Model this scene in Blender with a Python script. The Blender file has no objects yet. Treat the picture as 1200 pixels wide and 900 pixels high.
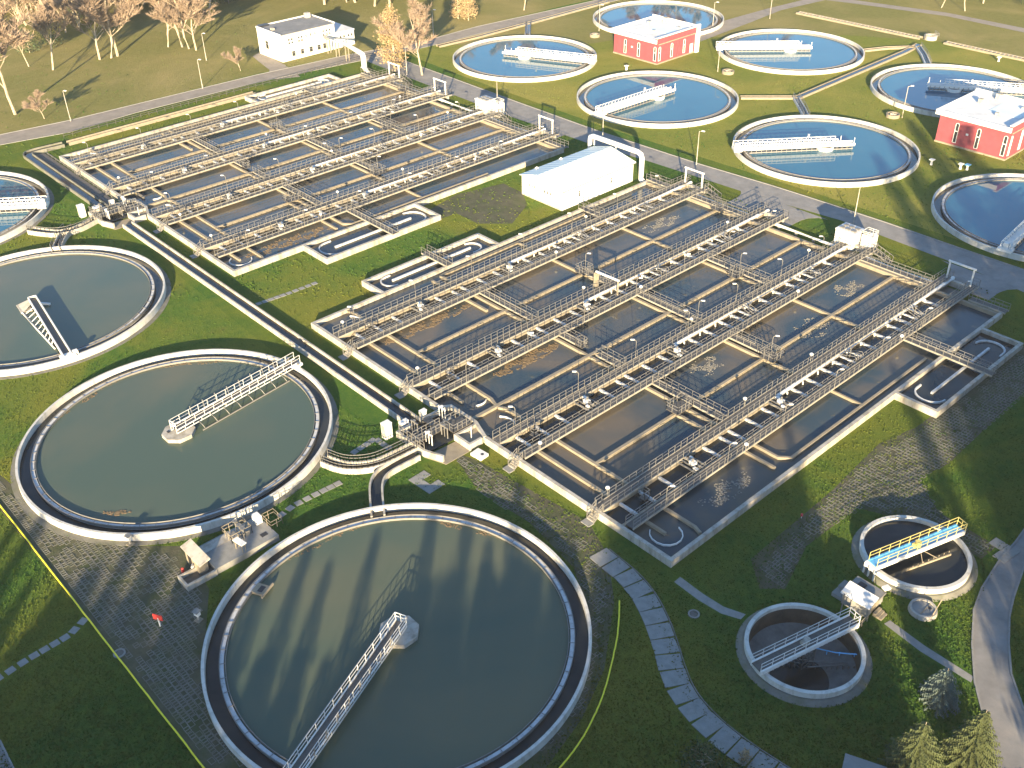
import bpy, bmesh, math, random
from mathutils import Vector, Matrix
R = math.radians
PI = math.pi
random.seed(7)
S = bpy.context.scene
COL = S.collection
# site axes: X along the front wall of the aeration basins, Y along their walkways, Z up (metres)
CAMP = Vector((49.43, -67.79, 81.0))
YAW = R(47.9)
SUN_EL, SUN_AZ = R(12.0), R(136.3)

# ------------------------------------------------------------------ camera, sky, sun
cam = bpy.data.cameras.new('camera')
cam.sensor_width = 36.0
cam.lens = 36.0 * 1204.9 / 1200.0
cam.clip_end = 6000
camo = bpy.data.objects.new('camera', cam)
COL.objects.link(camo)
PITCH, ROLL = R(34.2994), R(-1.0568)
def camera_axes():
    f = Vector((-math.sin(YAW) * math.cos(PITCH), math.cos(YAW) * math.cos(PITCH), -math.sin(PITCH)))
    r = Vector((math.cos(YAW), math.sin(YAW), 0))
    u = r.cross(f)
    c, s = math.cos(ROLL), math.sin(ROLL)
    return f, c * r + s * u, -s * r + c * u
FW, RT, UP = camera_axes()
m = Matrix((RT, UP, -FW)).transposed().to_4x4()
m.translation = CAMP
camo.matrix_world = m
S.camera = camo

world = bpy.data.worlds.new('World')
S.world = world
world.use_nodes = True
wn = world.node_tree.nodes
sky = wn.new('ShaderNodeTexSky')
sky.sky_type = 'NISHITA'
sky.sun_disc = False
sky.sun_elevation = SUN_EL
sky.sun_rotation = SUN_AZ
sky.air_density = 1.0
sky.dust_density = 0.3
sky.ozone_density = 3.0
wn['Background'].inputs[1].default_value = 0.085
world.node_tree.links.new(sky.outputs[0], wn['Background'].inputs[0])

sun = bpy.data.lights.new('sun', 'SUN')
sun.energy = 5.0
sun.angle = R(0.5)
sun.color = (1.0, 0.78, 0.47)
suno = bpy.data.objects.new('sun', sun)
COL.objects.link(suno)
sd = Vector((-math.sin(SUN_AZ) * math.cos(SUN_EL), -math.cos(SUN_AZ) * math.cos(SUN_EL), -math.sin(SUN_EL)))
suno.rotation_euler = sd.to_track_quat('-Z', 'Y').to_euler()

S.view_settings.view_transform = 'Standard'
S.view_settings.look = 'None'
S.view_settings.exposure = 2.2
S.view_settings.gamma = 1.0
S.cycles.max_bounces = 6
S.cycles.diffuse_bounces = 2
S.cycles.glossy_bounces = 3

# ------------------------------------------------------------------ helpers
def P(px, py, z=0.0):
    """photo pixel (1200 x 900) -> point of the site at height z"""
    d = FW * 1204.9 + RT * (px - 600) - UP * (py - 450)
    t = (z - CAMP.z) / d.z
    return CAMP + d * t
def site(x, y):
    """camera-aligned ground metres (x right, y away) -> site"""
    c, s = math.cos(YAW), math.sin(YAW)
    return CAMP.x + c * x - s * y, CAMP.y + s * x + c * y

def perp(d):
    a = Vector((0, 0, 1)) if abs(d.z) < 0.9 else Vector((1, 0, 0))
    x = d.cross(a).normalized()
    return x, x.cross(d).normalized()

class MB:
    def __init__(self):
        self.v = []; self.f = []
    def add(self, vs, fs):
        n = len(self.v)
        self.v += [tuple(a) for a in vs]
        self.f += [tuple(i + n for i in f) for f in fs]
    def box(self, x0, x1, y0, y1, z0, z1):
        if x0 > x1: x0, x1 = x1, x0
        if y0 > y1: y0, y1 = y1, y0
        self.add([(x0, y0, z0), (x1, y0, z0), (x1, y1, z0), (x0, y1, z0), (x0, y0, z1), (x1, y0, z1), (x1, y1, z1), (x0, y1, z1)],
                 [(0, 3, 2, 1), (4, 5, 6, 7), (0, 1, 5, 4), (1, 2, 6, 5), (2, 3, 7, 6), (3, 0, 4, 7)])
        return self
    def bar(self, p, q, w, h=None):
        h = h or w
        p, q = Vector(p), Vector(q)
        d = (q - p)
        if d.length < 1e-6: return self
        d.normalize()
        x, y = perp(d)
        vs = []
        for c in (p, q):
            for a, b in ((-1, -1), (1, -1), (1, 1), (-1, 1)):
                vs.append(c + x * a * w / 2 + y * b * h / 2)
        self.add(vs, [(0, 3, 2, 1), (4, 5, 6, 7), (0, 1, 5, 4), (1, 2, 6, 5), (2, 3, 7, 6), (3, 0, 4, 7)])
        return self
    def tube(self, pts, r, n=8, caps=True):
        pts = [Vector(p) for p in pts]
        rs = r if isinstance(r, (list, tuple)) else [r] * len(pts)
        base = len(self.v)
        px = None
        for i, p in enumerate(pts):
            d = (pts[min(i + 1, len(pts) - 1)] - pts[max(i - 1, 0)])
            d = d.normalized() if d.length > 1e-9 else Vector((0, 0, 1))
            if px is None: x, y = perp(d)
            else:
                x = (px - d * px.dot(d))
                x = x.normalized() if x.length > 1e-6 else perp(d)[0]
                y = d.cross(x)
            px = x
            for k in range(n):
                a = 2 * PI * k / n
                self.v.append(tuple(p + (x * math.cos(a) + y * math.sin(a)) * rs[i]))
        for i in range(len(pts) - 1):
            for k in range(n):
                a, b = base + i * n + k, base + i * n + (k + 1) % n
                self.f.append((a, b, b + n, a + n))
        if caps:
            self.f.append(tuple(base + k for k in range(n))[::-1])
            self.f.append(tuple(base + (len(pts) - 1) * n + k for k in range(n)))
        return self
    def ring(self, r0, r1, z0, z1, n=96, a0=0.0, a1=2 * PI, cx=0, cy=0, floor=False, r2=None):
        """solid annulus; r2 = outer radius at the bottom when it flares"""
        r2 = r2 or r1
        full = abs(a1 - a0 - 2 * PI) < 1e-6
        cnt = n if full else n + 1
        base = len(self.v)
        for k in range(cnt):
            a = a0 + (a1 - a0) * k / n
            c, s = math.cos(a), math.sin(a)
            for r, z in ((r0, z0), (r2, z0), (r1, z1), (r0, z1)):
                self.v.append((cx + r * c, cy + r * s, z))
        for k in range(n):
            i, j = base + 4 * k, base + 4 * ((k + 1) % cnt)
            self.f += [(i + 1, j + 1, j + 2, i + 2), (i + 2, j + 2, j + 3, i + 3), (i + 3, j + 3, j, i), (i, j, j + 1, i + 1)]
        if not full:
            e = base + 4 * n
            self.f += [(base, base + 1, base + 2, base + 3), (e + 3, e + 2, e + 1, e)]
        return self
    def disc(self, r, z, n=96, cx=0, cy=0):
        self.add([(cx + r * math.cos(2 * PI * k / n), cy + r * math.sin(2 * PI * k / n), z) for k in range(n)], [tuple(range(n))])
        return self
    def prism(self, pts, z0, z1):
        n = len(pts)
        ar = sum(pts[i][0] * pts[(i + 1) % n][1] - pts[(i + 1) % n][0] * pts[i][1] for i in range(n))
        if ar < 0: pts = pts[::-1]
        self.add([(p[0], p[1], z0) for p in pts] + [(p[0], p[1], z1) for p in pts],
                 [tuple(range(n))[::-1], tuple(range(n, 2 * n))] + [(i, (i + 1) % n, n + (i + 1) % n, n + i) for i in range(n)])
        return self
    def strip(self, L, Rr, z):
        n = len(L)
        self.add([(p[0], p[1], z) for p in L] + [(p[0], p[1], z) for p in Rr], [(i, n + i, n + i + 1, i + 1) for i in range(n - 1)])
        return self
    def wall(self, path, w, z0, z1):
        """a wall of width w along a polyline in plan"""
        L, Q = offset(path, w / 2), offset(path, -w / 2)
        n = len(path)
        vs = [(p[0], p[1], z0) for p in L] + [(p[0], p[1], z0) for p in Q] + [(p[0], p[1], z1) for p in L] + [(p[0], p[1], z1) for p in Q]
        fs = []
        for i in range(n - 1):
            fs += [(2 * n + i, 3 * n + i, 3 * n + i + 1, 2 * n + i + 1), (i, 2 * n + i, 2 * n + i + 1, i + 1), (n + i + 1, 3 * n + i + 1, 3 * n + i, n + i)]
        fs += [(0, n, 3 * n, 2 * n), (n - 1, 3 * n - 1, 4 * n - 1, 2 * n - 1)[::1]]
        self.add(vs, fs)
        return self
    def rail(self, path, h=1.1, sp=1.2, t=0.05, closed=False):
        path = [Vector(p) for p in path]
        if closed: path = path + [path[0]]
        for a, b in zip(path[:-1], path[1:]):
            up = Vector((0, 0, 1))
            for k in (h, h * 0.55):
                self.bar(a + up * k, b + up * k, t)
            n = max(1, round((b - a).length / sp))
            for i in range(n + 1):
                p = a.lerp(b, i / n)
                self.bar(p, p + up * h, t)
        return self
    def build(self, name, mat, parent=None, smooth=False, kind=None, flip=True):
        me = bpy.data.meshes.new(name)
        me.from_pydata(self.v, [], self.f)
        me.update()
        if flip:
            bm = bmesh.new(); bm.from_mesh(me)
            bmesh.ops.recalc_face_normals(bm, faces=bm.faces)
            bm.to_mesh(me); bm.free()
        if smooth:
            for p in me.polygons: p.use_smooth = True
        me.materials.append(mat)
        return link(name, me, parent, kind)

def link(name, me, parent=None, kind=None, loc=None, rz=0, sc=None):
    o = bpy.data.objects.new(name, me)
    COL.objects.link(o)
    if parent: o.parent = parent
    if kind: o['kind'] = kind
    if loc is not None: o.location = loc
    if rz: o.rotation_euler = (0, 0, rz)
    if sc: o.scale = sc if isinstance(sc, (tuple, list)) else (sc, sc, sc)
    return o
def tag(o, label, cat, group=None):
    o['label'] = label; o['category'] = cat
    if group: o['group'] = group
    return o
def thing(name, label, cat, loc=(0, 0, 0), rz=0, group=None):
    return tag(link(name, None, None, None, loc, rz), label, cat, group)
def clone(root, loc=None, rz=None, label=None, group=None, sc=None):
    kids = {}
    for o in ALLKIDS(root): pass
    r = root.copy(); COL.objects.link(r)
    if loc is not None: r.location = loc
    if rz is not None: r.rotation_euler = (0, 0, rz)
    if sc is not None: r.scale = (sc, sc, sc)
    if label: r['label'] = label
    if group: r['group'] = group
    for ch in list(root.children):
        c = ch.copy(); COL.objects.link(c); c.parent = r
        for g in list(ch.children):
            d = g.copy(); COL.objects.link(d); d.parent = c
    return r
def ALLKIDS(o): return list(o.children)
def offset(path, d):
    path = [Vector((p[0], p[1])) for p in path]
    out = []
    for i, p in enumerate(path):
        t0 = (p - path[i - 1]).normalized() if i > 0 else None
        t1 = (path[i + 1] - p).normalized() if i < len(path) - 1 else None
        if t0 is None: t0 = t1
        if t1 is None: t1 = t0
        n0, n1 = Vector((-t0.y, t0.x)), Vector((-t1.y, t1.x))
        n = (n0 + n1)
        n = n.normalized() if n.length > 1e-6 else n0
        k = max(0.4, n.dot(n0))
        out.append(p + n * (d / k))
    return out
def smooth(path, it=2):
    path = [Vector((p[0], p[1])) for p in path]
    for _ in range(it):
        q = [path[0]]
        for a, b in zip(path[:-1], path[1:]):
            q += [a.lerp(b, .25), a.lerp(b, .75)]
        q.append(path[-1]); path = q
    return path
ORD = ['first', 'second', 'third', 'fourth', 'fifth', 'sixth', 'seventh', 'eighth', 'ninth', 'tenth', 'eleventh', 'twelfth']

# ------------------------------------------------------------------ materials
def mat(name, base, rough=0.8, metal=0.0, var=0.15, scale=0.6, spec=0.3, bump=0.0, bscale=8.0, tint=None, stain=None, detail=6.0):
    """principled material with noise between two tones, optional streaks and bump, all in object/generated-free world metres"""
    m = bpy.data.materials.new(name); m.use_nodes = True
    nt = m.node_tree; N = nt.nodes; Lk = nt.links
    b = N['Principled BSDF']
    b.inputs['Roughness'].default_value = rough
    b.inputs['Metallic'].default_value = metal
    b.inputs['Specular IOR Level'].default_value = spec
    geo = N.new('ShaderNodeNewGeometry')
    n1 = N.new('ShaderNodeTexNoise'); n1.inputs['Scale'].default_value = scale; n1.inputs['Detail'].default_value = detail; n1.inputs['Roughness'].default_value = .65
    Lk.new(geo.outputs['Position'], n1.inputs['Vector'])
    rp = N.new('ShaderNodeValToRGB')
    lo = [c * (1 - var) for c in base]; hi = [min(1, c * (1 + var)) for c in base]
    if tint: hi = tint
    rp.color_ramp.elements[0].position = .3; rp.color_ramp.elements[1].position = .72
    rp.color_ramp.elements[0].color = (*lo, 1); rp.color_ramp.elements[1].color = (*hi, 1)
    Lk.new(n1.outputs['Fac'], rp.inputs[0])
    out = rp.outputs[0]
    if stain:
        col, sc, lo_, hi_ = stain
        n2 = N.new('ShaderNodeTexNoise'); n2.inputs['Scale'].default_value = sc; n2.inputs['Detail'].default_value = 8; n2.inputs['Roughness'].default_value = .7
        mp = N.new('ShaderNodeMapping'); mp.inputs['Scale'].default_value = (1, 1, .25)
        Lk.new(geo.outputs['Position'], mp.inputs[0]); Lk.new(mp.outputs[0], n2.inputs['Vector'])
        r2 = N.new('ShaderNodeValToRGB'); r2.color_ramp.elements[0].position = lo_; r2.color_ramp.elements[1].position = hi_
        Lk.new(n2.outputs['Fac'], r2.inputs[0])
        mx = N.new('ShaderNodeMix'); mx.data_type = 'RGBA'
        Lk.new(r2.outputs[0], mx.inputs[0]); Lk.new(out, mx.inputs[6]); mx.inputs[7].default_value = (*col, 1)
        out = mx.outputs[2]
    Lk.new(out, b.inputs['Base Color'])
    if bump:
        n3 = N.new('ShaderNodeTexNoise'); n3.inputs['Scale'].default_value = bscale; n3.inputs['Detail'].default_value = 5
        Lk.new(geo.outputs['Position'], n3.inputs['Vector'])
        bp = N.new('ShaderNodeBump'); bp.inputs['Strength'].default_value = bump; bp.inputs['Distance'].default_value = .1
        Lk.new(n3.outputs['Fac'], bp.inputs['Height']); Lk.new(bp.outputs[0], b.inputs['Normal'])
    return m

def water(name, deep, mud, rough=0.04, mscale=0.05, lo=.4, hi=.65, ripple=.02, rscale=1.2, spec=.5, foam=None):
    m = bpy.data.materials.new(name); m.use_nodes = True
    nt = m.node_tree; N = nt.nodes; Lk = nt.links
    b = N['Principled BSDF']
    b.inputs['Roughness'].default_value = rough
    b.inputs['IOR'].default_value = 1.333
    b.inputs['Specular IOR Level'].default_value = spec
    geo = N.new('ShaderNodeNewGeometry')
    n1 = N.new('ShaderNodeTexNoise'); n1.inputs['Scale'].default_value = mscale; n1.inputs['Detail'].default_value = 4
    n1.inputs['Distortion'].default_value = .8
    Lk.new(geo.outputs['Position'], n1.inputs['Vector'])
    rp = N.new('ShaderNodeValToRGB'); rp.color_ramp.elements[0].position = lo; rp.color_ramp.elements[1].position = hi
    rp.color_ramp.elements[0].color = (*deep, 1); rp.color_ramp.elements[1].color = (*mud, 1)
    Lk.new(n1.outputs['Fac'], rp.inputs[0])
    out = rp.outputs[0]
    if foam:
        n4 = N.new('ShaderNodeTexNoise'); n4.inputs['Scale'].default_value = .16; n4.inputs['Detail'].default_value = 9; n4.inputs['Roughness'].default_value = .72; n4.inputs['Distortion'].default_value = 1.5
        Lk.new(geo.outputs['Position'], n4.inputs['Vector'])
        r4 = N.new('ShaderNodeValToRGB'); r4.color_ramp.elements[0].position = .6; r4.color_ramp.elements[1].position = .72
        Lk.new(n4.outputs['Fac'], r4.inputs[0])
        mx = N.new('ShaderNodeMix'); mx.data_type = 'RGBA'; mx.inputs[7].default_value = (*foam, 1)
        ml = N.new('ShaderNodeMath'); ml.operation = 'MULTIPLY'; ml.inputs[1].default_value = .55
        Lk.new(r4.outputs[0], ml.inputs[0])
        Lk.new(ml.outputs[0], mx.inputs[0]); Lk.new(out, mx.inputs[6]); out = mx.outputs[2]
        ad = N.new('ShaderNodeMath'); ad.operation = 'MULTIPLY_ADD'; ad.inputs[1].default_value = .35; ad.inputs[2].default_value = rough
        Lk.new(ml.outputs[0], ad.inputs[0]); Lk.new(ad.outputs[0], b.inputs['Roughness'])
    Lk.new(out, b.inputs['Base Color'])
    n3 = N.new('ShaderNodeTexNoise'); n3.inputs['Scale'].default_value = rscale; n3.inputs['Detail'].default_value = 3
    Lk.new(geo.outputs['Position'], n3.inputs['Vector'])
    bp = N.new('ShaderNodeBump'); bp.inputs['Strength'].default_value = ripple; bp.inputs['Distance'].default_value = .1
    Lk.new(n3.outputs['Fac'], bp.inputs['Height']); Lk.new(bp.outputs[0], b.inputs['Normal'])
    return m

def grass_mat(name, g0, g1, dry, bare, fin):
    m = bpy.data.materials.new(name); m.use_nodes = True
    nt = m.node_tree; N = nt.nodes; Lk = nt.links
    b = N['Principled BSDF']; b.inputs['Roughness'].default_value = 1.0; b.inputs['Specular IOR Level'].default_value = .0
    geo = N.new('ShaderNodeNewGeometry')
    def noise(sc, det, ro=.6, dist=0):
        n = N.new('ShaderNodeTexNoise'); n.inputs['Scale'].default_value = sc; n.inputs['Detail'].default_value = det; n.inputs['Roughness'].default_value = ro; n.inputs['Distortion'].default_value = dist
        Lk.new(geo.outputs['Position'], n.inputs['Vector']); return n
    def ramp(src, p0, p1, c0, c1):
        r = N.new('ShaderNodeValToRGB'); r.color_ramp.elements[0].position = p0; r.color_ramp.elements[1].position = p1
        r.color_ramp.elements[0].color = (*c0, 1); r.color_ramp.elements[1].color = (*c1, 1); Lk.new(src, r.inputs[0]); return r
    def mix(f, a, c):
        x = N.new('ShaderNodeMix'); x.data_type = 'RGBA'; Lk.new(f, x.inputs[0]); Lk.new(a, x.inputs[6])
        if isinstance(c, tuple): x.inputs[7].default_value = (*c, 1)
        else: Lk.new(c, x.inputs[7])
        return x.outputs[2]
    a = ramp(noise(.9, 8, .7).outputs['Fac'], .3, .7, g0, g1)
    big = ramp(noise(.035, 5, .6, .6).outputs['Fac'], .42, .66, (0, 0, 0), (1, 1, 1))
    c = mix(big.outputs[0], a.outputs[0], dry)
    br = ramp(noise(.11, 7, .7, .4).outputs['Fac'], .6, .74, (0, 0, 0), (.7, .7, .7))
    c = mix(br.outputs[0], c, bare)
    fine = ramp(noise(4, 6, .85).outputs['Fac'], .38, .66, (0, 0, 0), (.6, .6, .6))
    c = mix(fine.outputs[0], c, fin)
    Lk.new(c, b.inputs['Base Color'])
    n3 = noise(5, 6, .8)
    bp = N.new('ShaderNodeBump'); bp.inputs['Strength'].default_value = .9; bp.inputs['Distance'].default_value = .35
    Lk.new(n3.outputs['Fac'], bp.inputs['Height']); Lk.new(bp.outputs[0], b.inputs['Normal'])
    return m

M = {}
M['grass'] = grass_mat('grass', (.034, .104, .026), (.098, .168, .030), (.19, .19, .034), (.125, .125, .038), (.03, .066, .014))
M['meadow'] = grass_mat('sunlit_dry_grass', (.14, .15, .05), (.215, .21, .078), (.29, .25, .11), (.26, .19, .10), (.14, .13, .05))  # dry yellow grass, lifted further to put sun and haze into the colour
M['concrete'] = mat('concrete', (.34, .32, .28), .85, var=.18, scale=.8, bump=.15, stain=((.2, .18, .14), 1.4, .56, .8))
M['rim'] = mat('painted_concrete', (.38, .36, .32), .8, var=.12, scale=.7, bump=.1, stain=((.17, .15, .115), .8, .46, .72))
M['beam'] = mat('weathered_beam', (.27, .255, .22), .8, var=.15, scale=1.2, stain=((.16, .14, .11), 1.2, .5, .75))
M['tankrim'] = mat('pale_tank_rim', (.50, .49, .455), .8, var=.12, scale=.7, bump=.1, stain=((.24, .22, .18), .8, .5, .76))
M['wet'] = mat('wet_concrete', (.10, .095, .085), .45, var=.3, scale=.9, stain=((.05, .045, .03), .8, .5, .7))
M['weir'] = mat('weir_concrete', (.46, .47, .48), .7, var=.2, scale=1.2, stain=((.16, .15, .12), 2.0, .55, .75))
M['divider'] = mat('divider_concrete', (.235, .205, .155), .85, var=.2, scale=.9, bump=.15, stain=((.22, .18, .11), 1.8, .55, .78))
M['steel'] = mat('galvanised_steel', (.19, .185, .175), .6, .2, var=.15, scale=2, spec=.5)
M['grating'] = mat('steel_grating', (.10, .095, .09), .65, .3, var=.2, scale=3)
M['white'] = mat('white_paint', (.62, .62, .60), .55, var=.06, scale=1.5, spec=.4, stain=((.5, .47, .41), 1.2, .62, .85))
M['bluepaint'] = mat('blue_paint', (.10, .33, .58), .45, var=.15, scale=1.5, spec=.4)
M['yellow'] = mat('yellow_paint', (.55, .48, .16), .5, var=.1, scale=1.5)
M['hose'] = mat('yellow_hose', (.80, .70, .04), .45, var=.06, scale=2)
M['red'] = mat('red_paint', (.45, .04, .035), .45, var=.1, scale=2)
M['dark'] = mat('dark_opening', (.025, .025, .028), .4, var=.3)
M['glass'] = mat('window_glass', (.03, .035, .04), .08, var=.2, scale=.5, spec=.6)
M['asphalt'] = mat('asphalt', (.20, .195, .19), .9, var=.2, scale=.4, bump=.2, bscale=20, stain=((.27, .25, .23), .25, .5, .75))
M['paleroad'] = mat('worn_asphalt', (.23, .205, .18), .92, var=.2, scale=.35, bump=.2, bscale=15, stain=((.27, .24, .2), .15, .5, .75))
M['slab'] = mat('concrete_slab', (.22, .22, .21), .85, var=.15, scale=1.3, bump=.2, stain=((.17, .17, .15), .9, .55, .75))
M['paver'] = mat('openwork_paver', (.15, .148, .13), .9, var=.25, scale=.6, bump=.3, stain=((.10, .11, .06), .35, .48, .7))
M['dirt'] = mat('bare_soil', (.075, .073, .045), .95, var=.35, scale=.7, bump=.6, bscale=4, stain=((.045, .06, .02), .3, .45, .65))
M['redwall'] = mat('red_render', (.25, .055, .07), .85, var=.1, scale=.8, bump=.1, stain=((.19, .042, .04), .7, .55, .8))
M['roofwhite'] = mat('pale_roofing', (.60, .61, .61), .6, var=.08, scale=.3, stain=((.42, .43, .44), .3, .5, .75))
M['roofgrey'] = mat('grey_roofing', (.17, .175, .18), .8, var=.12, scale=.4, stain=((.25, .25, .25), .3, .5, .75))
M['hallroof'] = mat('hall_roofing', (.55, .64, .66), .45, var=.05, scale=.3, spec=.4)  # bluish tint of the shaded slope put into the roof colour
M['trunk'] = mat('pale_bark', (.34, .29, .22), .9, var=.3, scale=1.5)
M['twigs'] = mat('twigs', (.27, .205, .155), .9, var=.25, scale=.4)
M['goldleaf'] = mat('golden_leaves', (.31, .225, .12), .8, var=.3, scale=.7)
M['spruce'] = mat('spruce_needles', (.06, .075, .028), .85, var=.35, scale=1.2)
M['bluespruce'] = mat('blue_spruce_needles', (.085, .115, .10), .85, var=.3, scale=1.2)
M['bush'] = mat('bush_leaves', (.05, .075, .03), .85, var=.35, scale=1.2)
M['scum'] = mat('brown_scum', (.16, .115, .065), .9, var=.4, scale=2, bump=.5)
M['clear'] = water('clear_water', (.024, .105, .17), (.03, .12, .185), rough=.02, ripple=.006, rscale=.7)
M['murky'] = water('murky_water', (.06, .088, .066), (.105, .108, .07), rough=.06, mscale=.03, ripple=.012)
M['basin'] = water('basin_water', (.032, .052, .066), (.108, .09, .066), rough=.05, mscale=.075, lo=.4, hi=.62, ripple=.03, rscale=1.6, foam=(.15, .125, .09))
M['channel'] = water('channel_water', (.014, .017, .02), (.028, .03, .03), rough=.06, mscale=.2, ripple=.02)
M['sludge'] = mat('dry_sludge', (.17, .165, .155), .8, var=.3, scale=.6, bump=.4, bscale=3)
M['tankinner'] = mat('stained_tank_wall', (.095, .068, .05), .7, var=.3, scale=.8)

# ------------------------------------------------------------------ geometry of the round tanks (site coordinates)
TANKS = {k: (site(x * 80, y * 80), r) for k, (x, y, r) in {
    'A': (-.15085, .91231, 19.75), 'B': (-.54589, 1.34959, 19.9), 'C': (-.94358, 1.78519, 20.0), 'L': (-1.339, 2.22, 20.0),
    'E': (.06083, 3.35499, 18.7), 'F': (.43807, 2.94214, 18.7), 'H': (.81831, 2.52737, 18.7), 'G': (.92729, 3.3762, 18.7),
    'I': (1.30902, 2.95938, 18.7), 'K': (1.19342, 2.09989, 18.7), 'J': (.54921, 3.79082, 18.7),
    'M': (.55362, 1.03869, 5.9), 'N': (.35957, .87286, 5.9)}.items()}

# ------------------------------------------------------------------ ground, roads, paths (the setting)
def ground():
    (nx, ny), nr = TANKS['N']
    bm = bmesh.new()
    def loop(pts):
        vs = [bm.verts.new(p) for p in pts]
        return [bm.edges.new((vs[i], vs[(i + 1) % len(vs)])) for i in range(len(vs))]
    e = loop([(-2500, -2500, 0), (2500, -2500, 0), (2500, 2500, 0), (-2500, 2500, 0)])
    e += loop([(nx + (nr - .2) * math.cos(2 * PI * k / 64), ny + (nr - .2) * math.sin(2 * PI * k / 64), 0) for k in range(64)])
    bmesh.ops.triangle_fill(bm, edges=e, use_beauty=True)
    bmesh.ops.recalc_face_normals(bm, faces=bm.faces)
    me = bpy.data.meshes.new('ground'); bm.to_mesh(me); bm.free()
    if me.polygons[0].normal.z < 0: me.flip_normals()
    me.materials.append(M['grass'])
    link('ground', me, kind='structure')
ground()

def px(*pts, z=0.0): return [P(a, b, z).xy for a, b in pts]
def sheet(name, poly, z, material):
    mb = MB(); mb.prism([tuple(p) for p in poly], z - .06, z)
    return mb.build(name, material, kind='structure')
def road(name, L, Q, z, material, kerb=True):
    mb = MB(); mb.strip(L, Q, z)
    o = mb.build(name, material, kind='structure')
    if kerb:
        for e in (L, Q):
            k = MB(); k.wall(e, .18, -.05, .1); k.build('kerb', M['slab'], o)
    return o
M['farlawn_lit'] = grass_mat('sunlit_far_lawn', (.125, .17, .034), (.22, .235, .052), (.31, .28, .075), (.2, .16, .07), (.085, .10, .025))  # grass tone raised so that far sunlight sits in the colour
sheet('sunlit_far_lawn', [(-173.4, 97), (-148, 95.5), (-97, 94.5), (-46, 97), (0, 98), (140, 98), (140, 205.9), (-58, 205.9), (-80, 203.9), (-100, 191.9), (-118, 171.9), (-140, 149.9), (-150, 119.9), (-173.4, 109.9)], .005, M['farlawn_lit'])
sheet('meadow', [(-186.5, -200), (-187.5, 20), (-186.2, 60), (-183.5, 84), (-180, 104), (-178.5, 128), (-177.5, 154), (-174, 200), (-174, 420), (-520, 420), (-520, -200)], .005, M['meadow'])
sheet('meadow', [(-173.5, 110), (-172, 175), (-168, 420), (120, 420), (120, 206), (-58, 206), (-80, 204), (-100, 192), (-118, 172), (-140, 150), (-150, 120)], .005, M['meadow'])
M['midlawn_lit'] = grass_mat('sunlit_mid_lawn', (.045, .125, .028), (.13, .19, .034), (.23, .215, .04), (.17, .15, .05), (.04, .075, .016))  # lit copy of the grass: sun on these lawns is painted in
sheet('sunlit_mid_lawn', [(-93.2, -1), (-93.2, 83), (-72, 83), (-72, -1)], .004, M['midlawn_lit'])
sheet('sunlit_mid_lawn', [(-170, -60), (-72, -62), (-58, -46), (-44, -28), (-41, -9), (-100, -6.5), (-170, -6.5)], .004, M['midlawn_lit'])
# service road behind the basins
lo = [(-180, 86), (-150, 85), (-118, 84.3), (-93, 85), (-78, 86.5), (-52, 88), (-36, 90), (-24, 89.5), (-11, 89), (0, 87.5), (60, 86)]
hi = [(-180, 93.2), (-148, 92.6), (-125, 92), (-97, 91.6), (-70, 92.6), (-54, 94), (-46, 94.4), (-30, 94.9), (-16, 94.8), (0, 95), (60, 96)]
mb = MB()
mb.add([(p[0], p[1], .012) for p in lo] + [(p[0], p[1], .012) for p in hi], [(i, i + 1, len(lo) + i + 1, len(lo) + i) for i in range(len(lo) - 1)])
sr = mb.build('service_road', M['asphalt'], kind='structure')
k = MB(); k.wall(hi, .2, -.05, .11); k.build('kerb', M['slab'], sr)
for i, (u0, u1) in enumerate(((-55, -41), (-12.5, -4), (-147, -138), (-107, -101))):
    pts = [(u0 - 3.2, 88.6)] + [(u0 - 3.2 + 3.2 * math.sin(a), 88.6 - 4.4 * (1 - math.cos(a))) for a in (.5, 1, 1.4)] + [(u0, 81.3), (u1, 81.3)] + [(u1 + 3.2 - 3.2 * math.sin(a), 88.6 - 4.4 * (1 - math.cos(a))) for a in (1.4, 1, .5)] + [(u1 + 3.2, 88.6)]
    mb = MB(); mb.prism(pts, -.05, .02); mb.build('driveway', M['asphalt'], kind='structure')
# road along the trees
lo = px((0, 170), (82, 155), (160, 132), (300, 97), (400, 76), (500, 55), (560, 40), (700, 6), (760, -8))
hi = px((0, 158), (82, 141), (160, 122), (300, 88), (400, 66), (500, 47), (560, 31), (700, 0), (760, -15))
a = lo[0] - (lo[1] - lo[0]) * 6; b = hi[0] - (hi[1] - hi[0]) * 6
road('tree_road', [a] + lo, [b] + hi, .016, M['paleroad'])
road('far_road', px((760, -25), (1000, 4), (1110, 19), (1200, 38), (1300, 60)), px((760, -30), (1000, 0), (1110, 15), (1200, 33), (1300, 54)), .012, M['paleroad'], False)
road('tank_path', px((805, 55), (838, 42), (880, 26), (915, 12), (985, -4)), px((790, 46), (800, 38), (860, 21), (900, 10), (965, -6)), .012, M['paleroad'], False)
road('curved_road', px((1215, 600), (1190, 635), (1172, 655), (1150, 690), (1141, 715), (1139, 755), (1142, 800), (1155, 850), (1170, 905), (1190, 960)),
     px((1260, 610), (1222, 640), (1200, 665), (1188, 700), (1183, 722), (1182, 755), (1185, 790), (1199, 830), (1220, 870), (1245, 930)), .012, M['asphalt'])
road('garden_path', px((1036, 731), (1078, 763), (1138, 800)), px((1043, 727), (1084, 757), (1141, 793)), .014, M['slab'], False)
road('drain_path', px((868, 726), (845, 719), (818, 703), (790, 682)), px((874, 720), (848, 711), (824, 696), (797, 676)), .016, M['slab'], False)
road('corner_road', px((0, 868), (18, 905), (30, 930)), px((-60, 850), (-60, 905), (-60, 940)), .012, M['asphalt'])
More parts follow.
